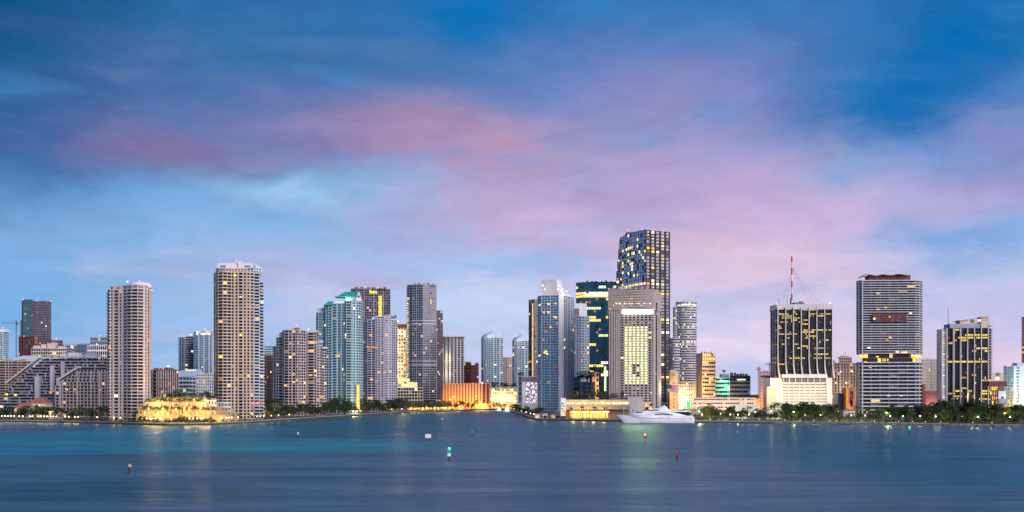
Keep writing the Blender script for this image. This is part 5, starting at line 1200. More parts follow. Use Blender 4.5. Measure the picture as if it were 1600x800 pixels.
for a, b_, y in ((268, 271, 640), (281, 284, 640), (263, 265, 632), (286, 288, 632), (297, 299, 630)): pbox(t, 'garden_pavilion', a, b_, 649, y, 851, 3, gold)
for i, (px, y, d) in enumerate(((222, 654, 838), (236, 655, 836), (250, 656, 834), (268, 655, 832), (284, 655, 832), (300, 656, 836), (316, 655, 838), (330, 655, 840), (226, 645, 846), (246, 645, 845), (262, 646, 843), (290, 645, 844), (308, 645, 846), (326, 645, 848),
                                (232, 638, 853), (254, 638, 852), (275, 638, 851), (296, 638, 852), (314, 638, 855), (250, 631, 862), (270, 631, 862), (292, 631, 863), (262, 624, 874), (284, 624, 875), (303, 624, 876))):
    light(t, (X(px, d), d, Z(y, d)), 3400 if i % 3 else 6000, (1, .58, .07), .5)
    m = MB(); m.ball((X(px, d), d, Z(y, d)), .36, 8, 5); m.tube((X(px, d), d, Z(y, d) - 2.2), (X(px, d), d, Z(y, d)), .07, .07, 5); m.build('garden_lamp', bulb_warm, t)
light(t, (X(243, 868), 866, 20), 13000, (1, .52, .2), 2.5); light(t, (X(322, 868), 866, 20), 15000, (1, .52, .18), 2.5)
# --- link villa
D = 878
t = thing('arcaded_villa', 'pink and white arcaded villa at the right end of the golden garden', 'house', (X(328, D), D + 6, GZ))
block(t, [(312, D), (338, D - 1)], GZ, Z(627, D), 4, ['W S.4 W S.4 W S.4 W S.4 W S.4 W'], 'pinkstone', 'dark', litp=.15, lm=[Lo, Lw], band=.4, back=14, pw=.6)
m = MB(); m.prism([(X(313, D), D - .5), (X(337, D), D - .5), (X(337, D), D + 12), (X(313, D), D + 12)], Z(627, D) + 1, Z(624, D) + 1, 0, [(X(316, D), D + 5), (X(334, D), D + 5), (X(334, D), D + 7), (X(316, D), D + 7)]); m.build('tiled_roof', M['pinkwall'], t)
m = MB(); m.ball((X(317.5, D), D + 2, Z(624.5, D)), 2.2, 10, 6, 1.1); m.build('gable_dome', M['cream'], t)
D = 885; t = thing('white_annex_house', 'white four storey annex with blue shaded windows between villa and tallest island tower', 'house', (X(348, D), D + 6, GZ))
block(t, [(336, D), (360, D)], GZ, Z(630, D), 4, ['W S.4 W S.4 W S.4 W S.4 W'], 'bluewhite', 'navy', litp=.06, band=.4, back=12, pw=.6); light(t, (X(385, 876), 872, 5), 1500, (1, .7, .2), .6)
D = 985; t = thing('lit_garage', 'low open deck glowing gold between the tallest island tower and the lavender condominium', 'building', (X(420, D), D + 5, GZ))
for k in range(3): pbox(t, 'deck_slab', 412, 432, 649 - k * 5, 647.6 - k * 5, D, 14, 'cream')
pbox(t, 'back_wall', 412, 432, 652, 634, D + 10, 4, 'sand')
for i in range(5): pbox(t, 'column', 412.4 + i * 4.7, 413.2 + i * 4.7, 652, 634, D + .3, 1, 'cream')
for px, z in ((416, 6), (424, 6), (420, 10)): light(t, (X(px, D), D + 4, z), 1600, (1, .66, .15), .5)
# --- riverside restaurants at the inlet
for i, (a, b_, y, D, lab) in enumerate(((742, 766, 631, 1548, 'low riverside restaurant glowing amber in front of the finned hotel end'), (767, 784, 630, 1570, 'low orange lit shop front under the yellow floodlit block'),
                                        (785, 806, 631, 1560, 'low cream restaurant terrace with many lamps behind the moored houseboat'), (706, 726, 633, 1440, 'low amber lit bar terrace among trees on the river bank'))):
    t = thing('riverside_restaurant', lab, 'building', (X((a + b_) / 2, D), D + 5, GZ), 'riverside restaurants')
    pbox(t, 'wall', a, b_, 640, y + 1, D, 10, 'sand'); pbox(t, 'roof', a - .5, b_ + .5, y + 1, y, D - 1.2, 12, 'terracotta')
    for j in range(int((b_ - a) / 3)): pbox(t, 'window', a + .8 + j * 3, a + 2.6 + j * 3, y + 6, y + 2.5, D - .3, .3, (Lgold, Lo, Lw)[j % 3])
    light(t, (X((a + b_) / 2, D), D - 8, 6), 12000, (1, .5, .12), .8)
# --- lit arcade along the river bank and the sodium lamps before the finned hotel
D = 1428; t = thing('quay_arcade', 'low arcade of gold lit openings along the river bank below the dark slab', 'building', (X(668, D), D + 4, GZ))
pbox(t, 'wall', 636, 706, 642, 635.4, D + 2, 6, 'sand'); pbox(t, 'roof', 635, 707, 635.4, 634.4, D, 9, 'brown')
for i in range(22): pbox(t, 'opening', 637 + i * 3.1, 639.2 + i * 3.1, 640, 636.3, D + 1.6, .5, (Lgold, Ly, Lo)[i % 3])
for px in (642, 656, 670, 684, 698): light(t, (X(px, D), D - 6, 6), 5000, (1, .6, .12), .8)
for i_, (px, py) in enumerate(((704, 624), (709, 620.5), (716, 630), (722, 632.5), (729, 628), (736, 631), (744, 619), (749, 628), (758, 630))):
    D = 1543; t = thing('sodium_lamp', 'amber street lamp glowing before the finned hotel' + (', leftmost' if i_ == 0 else ', rightmost' if i_ == 8 else ', %s from left' % 'first second third fourth fifth sixth seventh eighth'.split()[i_]), 'lamp', (X(px, D), D, GZ), 'sodium lamps before the finned hotel')
    zt_ = Z(py, D); m = MB(); m.tube((X(px, D), D, GZ), (X(px, D), D, zt_), .16, .10, 6); m.build('post', M['metal_dark'], t)
    m = MB(); m.ball((X(px, D), D - .3, zt_), 1.1 if i_ in (1, 3) else .7, 10, 6, .7); m.build('lamp_head', lit('bulb_sodium', (1, .55, .08), 7, .1), t); light(t, (X(px, D), D - 2, zt_ - .5), 5000, (1, .45, .05), .8)
# --- motor yacht
D = 884; ln = X(1083.5, D) - X(963, D); xb = X(963, D)
t = thing('motor_yacht', 'long white motor yacht with swept roof moored along the quay below the concrete hotel', 'yacht', (xb + ln / 2, D, 0))
def hull_pt(s_, v, side):      # s: bow 0 .. stern 1; v: deck 0 .. keel 1
    wd = 5.6 * min(1, (max(s_, .0)) ** .62 * 1.55) * (1 - .10 * max(0, s_ - .7) / .3)
    zd = 7.0 - 2.2 * min(1, s_ / .55) + (0.0 if s_ < .55 else -.3 * (s_ - .55))
    z = zd + (-1.2 - zd) * v; rake = (7.2 * (1 - s_) ** 3) * v ** .9
    w_ = wd * (1 - .18 * v) * (1 if v < .8 else .9)
    return (xb + s_ * ln + rake, D + side * w_, z)
ss = [0, .015, .04, .08, .13, .2, .28, .38, .5, .62, .75, .88, 1]; vv = [0, .06, .2, .45, .7, .86, 1]
m = MB(); idx = {}
for side in (-1, 1):
    for i, s_ in enumerate(ss):
        for j, v in enumerate(vv): idx[(side, i, j)] = len(m.v); m.v.append(hull_pt(s_, v, side))
def fadd(f): m.f.append(f); m.m.append(0)
for i in range(len(ss) - 1):
    for j in range(len(vv) - 1):
        q_ = (idx[(-1, i, j)], idx[(-1, i, j + 1)], idx[(-1, i + 1, j + 1)], idx[(-1, i + 1, j)]); fadd(q_)
        q_ = (idx[(1, i, j)], idx[(1, i + 1, j)], idx[(1, i + 1, j + 1)], idx[(1, i, j + 1)]); fadd(q_)
    fadd((idx[(-1, i, 0)], idx[(-1, i + 1, 0)], idx[(1, i + 1, 0)], idx[(1, i, 0)]))
e = len(ss) - 1; fadd(tuple([idx[(-1, e, j)] for j in range(len(vv))] + [idx[(1, e, j)] for j in reversed(range(len(vv)))]))
h = m.build('hull', M['gel'], t)
for f in h.data.polygons: f.use_smooth = True
def loft(prof, name, mt, w0, taper=.72, n_=None):
    """a superstructure tier: prof = (photo column, row of base, row of top), smooth shouldered"""
    m = MB(); rings_ = []
    for k, (px, yb_, yt_) in enumerate(prof):
        u = k / (len(prof) - 1); w_ = w0 * (1 - .85 * (1 - min(1, u * 4)) ** 2) * (1 - .35 * max(0, (u - .8) / .2) ** 2); x = X(px, D); zb_, zt_ = Z(yb_, D - w_), Z(yt_, D - w_ * .6); hh_ = zt_ - zb_
        rings_.append([(x, D - w_, zb_), (x, D - w_ * .97, zb_ + hh_ * .55), (x, D - w_ * .88, zb_ + hh_ * .85), (x, D - w_ * taper * .8, zt_), (x, D + w_ * taper * .8, zt_), (x, D + w_ * .88, zb_ + hh_ * .85), (x, D + w_ * .97, zb_ + hh_ * .55), (x, D + w_, zb_)])
    for rg_ in rings_: m.v += rg_
    for k in range(len(rings_) - 1):
        for j in range(7): m.f.append((k * 8 + j, k * 8 + 8 + j, k * 8 + 9 + j, k * 8 + 1 + j)); m.m.append(0)
    m.f.append(tuple(range(8))); m.m.append(0); b8 = (len(rings_) - 1) * 8; m.f.append(tuple(range(b8 + 7, b8 - 1, -1))); m.m.append(0)
    o = m.build(name, mt, t)
    for f in o.data.polygons: f.use_smooth = len(f.vertices) == 4
    return o
loft([(982, 649, 648), (987, 650, 645.6), (994, 651, 643.6), (1002, 651.5, 642.3), (1012, 651.8, 641.6), (1022, 652, 641.2), (1036, 652, 641.4), (1046, 652, 642.4), (1058, 652, 644.8), (1068, 652, 647.8), (1077, 652, 650.4)], 'main_deckhouse', M['gel'], 5.0)
loft([(1013, 643, 641), (1020, 643, 639.4), (1028, 643, 637.2), (1033, 643, 635.0), (1038, 643, 633.2), (1041.5, 643, 635.5), (1044, 643, 639.4), (1049, 643, 641)], 'radar_arch', M['gel'], 2.8, .4)
m = MB(); w_ = 4.3
m.prism([(X(1042, D), D - w_), (X(1077, D), D - w_), (X(1077, D), D + w_), (X(1042, D), D + w_)], Z(643.6, D - w_), Z(641.6, D - w_), 0, [(X(1044, D), D - w_ * .9), (X(1075, D), D - w_ * .9), (X(1075, D), D + w_ * .9), (X(1044, D), D + w_ * .9)]); m.build('aft_roof', M['gel'], t)
m = MB(); m.box(X(1047, D), X(1076, D), D - 3.8, D + 3.8, Z(648, D - 4), Z(643.7, D - 4)); m.build('aft_glazing', G['navy'], t)
m = MB(); m.box(X(1046, D), X(1082, D), D - 5.2, D + 5.2, Z(652.6, D - 5), Z(649.6, D - 5)); m.build('aft_bulwark', M['gel'], t)
for i in range(4):
    m = MB(); px = 993.5 + i * 2.5; m.prism([(X(px, D), D - 4.65), (X(px + 1.9, D), D - 4.75), (X(px + 1.9, D), D - 4.3), (X(px, D), D - 4.2)], Z(645.2, D - 4.6), Z(643.6, D - 4.6)); m.build('bridge_window', G['black'], t)
m = MB()
for i in range(20):                                             # the long arched styling line on her side
    u0, u1 = i / 20, (i + 1) / 20; f = lambda u: (X(1011 + 40 * u, D), D - 5.25 - .12, Z(648.4 - 4.6 * math.sin(math.pi * min(1, u * .95 + .05)) ** .8 + 1.6 * u, D - 5))
    a, b_ = f(u0), f(u1); m.add([a, b_, (b_[0], b_[1], b_[2] + .35), (a[0], a[1], a[2] + .35), (a[0], a[1] + 1, a[2]), (b_[0], b_[1] + 1, b_[2]), (b_[0], b_[1] + 1, b_[2] + .35), (a[0], a[1] + 1, a[2] + .35)], [(0, 1, 2, 3), (3, 2, 6, 7), (1, 0, 4, 5)])
m.build('styling_arch', M['silver'], t)
pbox(t, 'side_window', 1020, 1036, 653.6, 653.0, D - 5.72, .3, 'slate'); pbox(t, 'rub_rail', 1004, 1083, 657.4, 656.9, D - 5.62, .25, 'whitepaint'); pbox(t, 'boot_stripe', 1000, 1083, 661.2, 660.6, D - 4.95, .3, 'slate')
for px in (1044, 1052.5, 1062, 1078): 
    m = MB(); m.ball((X(px, D), D - 5.35, Z(655, D - 5.3)), .38 if px == 1044 or px == 1078 else .25, 8, 5); m.build('porthole', G['black'], t)
m = MB(); m.tube((X(974.6, D), D, Z(649, D)), (X(974.6, D), D, Z(631, D)), .12, .07, 5); m.build('bow_mast', M['whitepaint'], t)
m = MB(); m.ball((X(988.5, D), D - 1, Z(641.2, D)), .8, 10, 6); m.ball((X(1028, D), D, Z(636.0, D)), .6, 10, 6); m.build('radar_dome', M['slate'], t)
m = MB()
for i in range(14): px = 966 + i * 1.5; m.tube((X(px, D), D - 2.4 - i * .16, Z(648.4, D)), (X(px, D), D - 2.4 - i * .16, Z(647, D)), .04, .04, 4)
m.build('bow_rail', M['whitepaint'], t, 'stuff')
light(t, (X(1024, D), D - 9, 4.5), 120, (.85, .95, 1), .5); light(t, (X(1055, D), D - 14, 6), 200, (.8, .92, 1), .8)
for i in range(9):                                              # dark glass along the main deck and the upper lounge
    m = MB(); px = 1022 + i * 3.1; yy = 646.4 + .22 * abs(i - 3); m.box(X(px, D), X(px + 2.6, D), D - 5.12, D - 4.7, Z(yy + 1.2, D - 5), Z(yy - .3, D - 5)); m.build('saloon_window', G['black'], t)
for i in range(5):
    m = MB(); px = 1014 + i * 3.0; m.box(X(px, D), X(px + 2.5, D), D - 3.5, D - 2.6, Z(641.4, D - 4), Z(640.2, D - 4)); m.build('sky_lounge_window', G['black'], t)
m = MB()
for i in range(26): px = 984 + i * 2.6; m.tube((X(px, D), D - 4.9, Z(650.4, D - 5)), (X(px, D), D - 4.9, Z(648.6, D - 5)), .045, .045, 4)
for k in (648.6, 649.4): m.tube((X(984, D), D - 4.9, Z(k, D - 5)), (X(1049, D), D - 4.9, Z(k, D - 5)), .05, .05, 4)
m.build('side_rail', M['metal_grey'], t, 'stuff')
m = MB(); m.tube((X(1038, D), D, Z(634, D)), (X(1040, D), D, Z(627.5, D)), .14, .06, 5); m.tube((X(1034, D), D, Z(636, D)), (X(1034.5, D), D, Z(630, D)), .08, .04, 5); m.build('aerial', M['whitepaint'], t)
pbox(t, 'deck_line', 1000, 1083, 653.9, 653.5, D - 5.66, .2, 'silver')
# --- two small boats in the river mouth
def small_boat(px, py, L_, H_, lab, name, canopy):
    D = Dw(py); t = thing(name, lab, 'boat', (X(px, D), D, 0)); x0 = X(px, D) - L_ / 2
    m = MB(); n_ = 8; top = []; bot = []
    for i in range(n_ + 1):
        u = i / n_; w_ = L_ * .16 * min(1, (u * 1.8) ** .6); top.append((x0 + u * L_, w_)); bot.append((x0 + L_ * .06 + u * L_ * .93, w_ * .7))
    P = [(x, D - w_) for x, w_ in top] + [(x, D + w_ + .01) for x, w_ in reversed(top)]; Q = [(x, D - w_) for x, w_ in bot] + [(x, D + w_ + .01) for x, w_ in reversed(bot)]
    m.prism(Q, -.5, H_ * .38, 0, P); m.build('hull', M['gel'], t)
    m = MB(); m.prism([(x0 + L_ * .3, D - L_ * .11), (x0 + L_ * .8, D - L_ * .11), (x0 + L_ * .8, D + L_ * .11), (x0 + L_ * .3, D + L_ * .11)], H_ * .38, H_ * .8, 0, [(x0 + L_ * .4, D - L_ * .09), (x0 + L_ * .78, D - L_ * .09), (x0 + L_ * .78, D + L_ * .09), (x0 + L_ * .4, D + L_ * .09)]); o = m.build('cabin', M['whitepaint'], t)
    m = MB(); m.box(x0 + L_ * .42, x0 + L_ * .76, D - L_ * .112, D - L_ * .10, H_ * .5, H_ * .68); m.build('window', Lw, o)
    m = MB(); m.box(x0 + L_ * .34, x0 + L_ * .86, D - L_ * .13, D + L_ * .13, H_ * .92, H_ * .97)
    for dx in (.36, .84):
        for dy in (-.12, .12): m.tube((x0 + L_ * dx, D + L_ * dy, H_ * .36), (x0 + L_ * dx, D + L_ * dy, H_ * .92), .06, .06, 5)
    m.build('canopy', M['whitepaint'], t)
    light(t, (X(px, D), D - L_ * .3, H_ * .6), 900, (.9, .95, 1), .4)
small_boat(779.5, 642.2, 9, 5.5, 'small white cabin boat glowing in the middle of the river mouth', 'cabin_boat', 1)
small_boat(792, 643.6, 13, 6, 'white canopied houseboat moored at the right corner of the river mouth', 'houseboat', 1)
# --- channel marks standing in the bay
pile = mat('wet_timber', (.035, .03, .028), .7, scale=1.5); gmk = mat('green_board', (.02, .30, .16), .5); rmk = mat('red_board', (.42, .05, .04), .5)
def mark(px, yb_, yt_, lab, kind):
    D = Dw(yb_); h_ = Z(yt_, D); x = X(px, D); t = thing('channel_marker', lab, 'channel marker', (x, D, 0), 'channel marks standing in the bay')
    if kind == 'sign':
        for dx in (-1.05, 1.05):
            m = MB(); m.tube((x + dx, D, -2), (x + dx, D, h_ * .98), .22, .2, 8); m.build('post', pile, t)
        m = MB(); m.box(x - 1.6, x + 1.6, D - .35, D - .25, h_ * .42, h_); m.build('sign_board', M['whitepaint'], t)
        return
    lean = .6 if kind == 'lean' else .05
    m = MB(); m.tube((x - lean, D, -2), (x, D, h_ * .93), .26, .2, 8); m.build('post', pile, t)
    if kind == 'lean':
        m = MB(); m.prism([(x - .1, D - .35), (x + .9, D - .35), (x + .9, D - .25), (x - .1, D - .25)], h_ * .72, h_, 0, [(x - .2, D - .35), (x + .8, D - .35), (x + .8, D - .25), (x - .2, D - .25)]); m.build('day_board', M['sand'], t); return
    if kind == 'bird':
        m = MB(); m.ball((x + .05, D, h_ * .97), .30, 10, 6, .7); m.ball((x - .28, D, h_ * 1.03), .14, 8, 5); m.tube((x + .2, D, h_ * .97), (x + .75, D, h_ * .93), .12, .02, 5); m.build('cap', M['whitepaint'], t); return
    if kind in ('green', 'greenlamp', 'greenlight'):
        m = MB(); m.box(x - .75, x + .75, D - .34, D - .24, h_ * .66, h_ * .66 + 1.4); m.build('day_board', gmk, t)
        if kind == 'greenlamp':
            m = MB(); m.box(x - .65, x + .65, D - .34, D - .24, h_ * .38, h_ * .38 + 1.2); m.build('notice_board', M['whitepaint'], t); m = MB(); m.box(x + .3, x + 1.0, D - .2, D + .5, h_ * .68, h_ * .68 + .8); m.build('battery_box', M['metal_dark'], t)
    if kind in ('red', 'redlamp'):
        m = MB()
        for s_ in (-1, 1):
            v = [(x - .95, D + s_ * .3, h_ * .66), (x + .95, D + s_ * .3, h_ * .66), (x, D + s_ * .3, h_ * .66 + 1.7)]; m.add(v + [(a, b + .06, c) for a, b, c in v], [(0, 1, 2), (5, 4, 3), (0, 3, 4, 1), (1, 4, 5, 2), (2, 5, 3, 0)])
        m.build('day_board', rmk, t)
        m = MB(); m.box(x + .4, x + 1.1, D - .2, D + .5, h_ * .66, h_ * .66 + .9); m.build('battery_box', M['metal_dark'], t)
    if kind == 'small':
        m = MB(); m.box(x - .4, x + .4, D - .34, D - .24, h_ * .55, h_); m.build('day_board', M['whitepaint'], t)
    if kind in ('greenlamp', 'greenlight', 'redlamp'):
        c = bulb_green if 'green' in kind else lit('bulb_orange', (1, .35, .1), 5, .1)
        m = MB(); m.tube((x, D, h_ * .9), (x, D, h_ * .97), .15, .15, 6); m.ball((x, D - .1, h_ * 1.0), .36, 10, 6); m.build('lantern', c, t); light(t, (x, D - 1, h_), 60, (.1, 1, .45) if 'green' in kind else (1, .3, .1), .3)
for a in ((202, 741, 725, 'leaning timber pile with small board, nearest mark at the far left', 'lean'), (309.5, 680, 667.5, 'timber pile with a white seabird-shaped cap off the golden garden', 'bird'),
          (466, 684, 675, 'short pile with small white board off the lavender condominium', 'small'), (669, 689, 678, 'white square notice on two posts in mid channel', 'sign'),
          (737.5, 683, 673, 'small unlit green board on a post near the river mouth', 'green'), (702, 720.5, 700.5, 'pile with lit green lantern, green board and white notice below', 'greenlamp'),
          (1008, 695, 679, 'red triangle pile with orange lit lantern off the yacht', 'redlamp'), (1058, 721, 704.5, 'unlit red triangle pile right of the lit red one', 'red'),
          (1421, 682, 667.5, 'slim pile with green lantern off the bay park at right', 'greenlight'), (691, 658.5, 654, 'tiny pale board on a post far up the river mouth', 'small'), (750, 646, 642.5, 'tiny dark pile in front of the inlet quay', 'none')): mark(*a)

# --- mooring piles along the quays
for px0, px1, n_, lab, grp in ((842, 960, 13, 'dark mooring pile along the quay before the waterfront podium', 'mooring piles at the podium'), (100, 330, 14, 'dark mooring pile along the left quay', 'mooring piles at the left quay'), (745, 792, 8, 'dark mooring pile at the head of the river mouth', 'mooring piles at the river mouth')):
    for i in range(n_):
        px = px0 + (px1 - px0) * i / (n_ - 1); D = shore_y(px) - 2.2; h_ = 2.6 + .5 * ((i * 7) % 3)
        t = thing('mooring_pile', lab + (', leftmost of them' if i == 0 else ', rightmost of them' if i == n_ - 1 else ', %s from left' % 'first second third fourth fifth sixth seventh eighth ninth tenth eleventh twelfth thirteenth'.split()[i]), 'pile', (X(px, D), D, 0), grp)
        m = MB(); m.tube((X(px, D), D, -2), (X(px, D), D, h_), .24, .2, 8); m.build('shaft', pile, t); m = MB(); m.tube((X(px, D), D, h_), (X(px, D), D, h_ + .3), .26, .05, 8); m.build('cap', M['whitepaint'], t)
# --- lamps
ORD = 'first second third fourth fifth sixth seventh eighth ninth tenth eleventh twelfth thirteenth fourteenth fifteenth sixteenth seventeenth eighteenth nineteenth twentieth'.split()
def nth(i, n_):
    if n_ == 1: return ''
    if i == 0: return ', leftmost of them'
    if i == n_ - 1: return ', rightmost of them'
    if i < 20: return ', %s from left' % ORD[i]
    if n_ - 1 - i < 20: return ', %s from right' % ORD[n_ - 1 - i]
    return ''
def lampkit(h_, m_, name):
    a = MB(); a.tube((0, 0, 0), (0, 0, h_), .09, .06, 6); a.tube((0, 0, 0), (0, 0, .35), .2, .16, 6)
    b = MB(); b.ball((0, 0, h_ + .3), .40, 10, 6); b.tube((0, 0, h_ + .6), (0, 0, h_ + .8), .3, .05, 6)
    return a.mesh('post', M['metal_dark']), b.mesh('globe', m_)
lampP, lampG = lampkit(3.4, bulb_warm, 'w'); lampP2, lampG2 = lampkit(5.0, bulb_white, 'p'); LD = {}
def lamp(px, D, lab, grp, tall=False, pwr=900, colr=(1, .58, .18)):
    t = thing('street_lamp', lab, 'lamp', (X(px, D), D, GZ + .02), grp); obj('post', lampP2 if tall else lampP, t); obj('globe', lampG2 if tall else lampG, t)
    if pwr not in LD:
        l_ = bpy.data.lights.new('lamp_glow', 'POINT'); l_.energy = pwr; l_.color = colr; l_.shadow_soft_size = .45; LD[pwr] = l_
    o = bpy.data.objects.new('lamp_glow', LD[pwr]); C.objects.link(o); o.parent = t; o.location = (0, -.6, (5 if tall else 3.4) + .3)
for i_, px in enumerate(L_ := (3, 8, 12.5, 17, 22, 30, 35.5, 46.5, 50.5, 60, 64, 69, 74, 79, 83, 88, 102, 107.5, 117, 122)): lamp(px, shore_y(px) + 4, 'warm globe lamp in the row along the quay before the terraced apartments' + nth(i_, len(L_)), 'quay lamps at the left')
for i_, px in enumerate(L_ := (152, 178, 188, 229, 234, 238.5, 243, 252, 296, 302, 308, 314)): lamp(px, shore_y(px) + 4, 'warm globe lamp on the quay below the golden garden' + nth(i_, len(L_)), 'quay lamps below the garden')
for i_, px in enumerate(L_ := (346, 354, 358, 362, 372, 402, 407, 412, 424, 435, 452)): lamp(px, shore_y(px) + 4, 'warm globe lamp on the quay below the cream and lavender towers' + nth(i_, len(L_)), 'quay lamps at the cream towers')
for i_, px in enumerate(L_ := (552, 558, 563, 612, 628)): lamp(px, shore_y(px) + 4, 'warm globe lamp on the quay below the teal and lavender towers' + nth(i_, len(L_)), 'quay lamps at the teal tower', pwr=3500)
for i_, px in enumerate(L_ := (642, 648, 655, 661, 667, 673, 679, 685, 691, 697, 703)): lamp(px, shore_y(px) + 4, 'warm globe lamp on the river bank below the dark slab' + nth(i_, len(L_)), 'river bank lamps', pwr=3500)
for i_, px in enumerate(L_ := (798, 803, 809, 815, 822, 829, 834)): lamp(px, shore_y(px) + 5, 'warm globe lamp on the curved quay right of the river mouth' + nth(i_, len(L_)), 'lamps on the curved quay')
for i_, (px, dd) in enumerate(L_ := ((1097, 14), (1126, 30), (1141, 22), (1146, 34), (1153, 20), (1170, 26), (1201, 40), (1258, 24), (1282, 20), (1330, 30), (1352, 24), (1391, 18), (1411, 22), (1438, 30), (1462, 20), (1480, 34), (1503, 26), (1528, 20), (1578, 30))):
    lamp(px, shore_y(px) + dd, 'white globe lamp on a tall post among the bay park trees' + nth(i_, len(L_)), 'bay park lamps', True, 1500, (1, .80, .42))
for px, dd, pw_, c_ in ((1570, 40, 7600, (1, .9, .1)), (1385, 22, 5000, (.9, 1, .3)), (1240, 22, 5000, (.9, 1, .3)), (1310, 45, 12000, (1, .75, .25)), (1092, 30, 10000, (1, .85, .3)), (1125, 60, 10000, (1, .8, .25)), (1205, 60, 9000, (1, .8, .3)), (1355, 55, 8400, (1, .7, .3)), (1180, 20, 900, (.8, 1, .4))):
    D = shore_y(px) + dd; t = thing('park_floodlight', 'tall post floodlight glowing among trees near %s' % {1570: 'the right edge of the park', 1385: 'the lawn before the banded tower', 1240: 'the lawn before the ribbed tower', 1310: 'the gap beside the mural slab', 1092: 'the stern of the yacht', 1125: 'the low retail block', 1205: 'the palms of the ribbed tower', 1355: 'the corner of the banded tower', 1180: 'the park quay'}[px], 'lamp', (X(px, D), D, GZ))
    m = MB(); m.tube((X(px, D), D, GZ), (X(px, D), D, GZ + 8), .12, .08, 6); m.build('post', M['metal_dark'], t)
    m = MB(); m.box(X(px, D) - .6, X(px, D) + .6, D - .5, D + .1, GZ + 7.6, GZ + 8.3); m.build('lamp_head', lit('flood_%d' % px, c_, 6, .1), t); light(t, (X(px, D), D - 1.5, GZ + 7.4), pw_, c_, .5)

for i_, px in enumerate(L_ := (1110, 1135, 1160, 1186, 1226, 1250, 1272, 1296, 1346, 1366, 1404, 1426, 1446, 1470, 1520, 1550)):
    D = shore_y(px) + 11; t = thing('lawn_lamp', 'low bollard lamp lighting the park lawn' + nth(i_, len(L_)), 'lamp', (X(px, D), D, GZ), 'lawn lamps in the bay park')
    m = MB(); m.tube((X(px, D), D, GZ), (X(px, D), D, GZ + 1.0), .12, .12, 6); m.build('post', M['metal_dark'], t)
    m = MB(); m.tube((X(px, D), D, GZ + 1.0), (X(px, D), D, GZ + 1.35), .16, .16, 6); m.build('lens', lit('bollard_lens', (1, .9, .4), 5, .1), t); light(t, (X(px, D), D + 1.5, GZ + 2.2), 900, (1, .85, .28), .3)
# --- park buildings
for lab, a, b_, y0, y1, D, wl in (('long white exhibition tent wall behind park trees, left of two', 1149, 1167, 652, 634, 960, 'whitepaint'), ('white exhibition tent wall behind park trees, right of two', 1170, 1187, 652, 634.5, 962, 'whitepaint'),
                              ('small white kiosk with dark flat roof at the palms of the ribbed tower', 1199, 1222, 650, 641, 950, 'offwhite'), ('low pale kiosk with lit counter beside the bright park gap', 1318, 1336, 650, 641, 960, 'cream')):
    t = thing('park_pavilion', lab, 'building', (X((a + b_) / 2, D), D + 4, GZ)); 
    m = MB(); m.box(X(a, D), X(b_, D), D, D + 10, GZ, Z(y1, D)); m.build('wall', M[wl], t); pbox(t, 'roof', a - .5, b_ + .5, y1 + .1, y1 - 1.0, D - 1, 12, 'slate' if 'kiosk' in lab else wl)
    pbox(t, 'door', (a + b_) / 2 - 1.2, (a + b_) / 2 + 1.2, 652, 645, D - .15, .2, 'slate')
t = thing('white_canopy', 'pale slanted canopy beside the stern of the yacht', 'canopy', (X(1090, 905), 905, GZ)); D = 905
m = MB(); m.add([(X(1076, D), D, Z(652, D)), (X(1098, D), D, Z(634, D)), (X(1098, D), D + 8, Z(634, D)), (X(1076, D), D + 8, Z(652, D)), (X(1076, D), D, Z(653, D)), (X(1098, D), D, Z(636, D)), (X(1098, D), D + 8, Z(636, D)), (X(1076, D), D + 8, Z(653, D))], [(0, 1, 2, 3), (7, 6, 5, 4), (4, 5, 1, 0), (5, 6, 2, 1), (6, 7, 3, 2), (7, 4, 0, 3)]); m.build('fabric', M['cream'], t)
m = MB()
for px in (1082, 1090, 1097): m.tube((X(px, D), D + 4, GZ), (X(px, D), D + 4, Z(652 - (px - 1076) * .78, D)), .12, .1, 6)
m.build('posts', M['metal_grey'], t)

# --- trees
def leafmat(name, c):
    m_ = mat(name, c, .75, 0, .55, .35, .25, False); return m_
leafs = [leafmat('leaves_dark', (.036, .066, .026)), leafmat('leaves_mid', (.06, .105, .03)), leafmat('leaves_olive', (.09, .115, .035))]; palmm = leafmat('palm_fronds', (.06, .10, .032)); bark = mat('bark', (.10, .075, .055), .9, scale=1)
def mk_tree(seed):
    r = random.Random(seed); tr = MB(); tr.tube((0, 0, -.2), (.15, 0, .34), .035, .024, 7)
    lobes = []
    for i in range(r.randint(6, 9)):
        a = r.uniform(0, 6.28); rr = r.uniform(.10, .34); z = r.uniform(.42, .82) - rr * .35; lobes.append((rr * math.cos(a), rr * math.sin(a), z, r.uniform(.14, .24)))
    lobes.append((0, 0, .80, .18))
    for x, y, z, s_ in lobes[:6]: tr.tube((.15 * .8, 0, .30), (x, y, z), .018, .006, 5)
    cr = MB()
    for x, y, z, s_ in lobes:
        for k in range(85):
            u = Vector((r.gauss(0, 1), r.gauss(0, 1), r.gauss(0, 1))).normalized() * s_ * r.uniform(.45, 1.08); c = Vector((x + u.x, y + u.y, z + u.z * .75))
            n1_ = Vector((r.gauss(0, 1), r.gauss(0, 1), r.gauss(0, 1))).normalized(); t1 = n1_.orthogonal().normalized(); t2 = n1_.cross(t1); w = r.uniform(.022, .05)
            cr.quad(tuple(c - t1 * w), tuple(c - t2 * w * .6), tuple(c + t1 * w), tuple(c + t2 * w * .6))
    return tr.mesh('trunk', bark), [cr.mesh('crown', lm_) for lm_ in leafs]
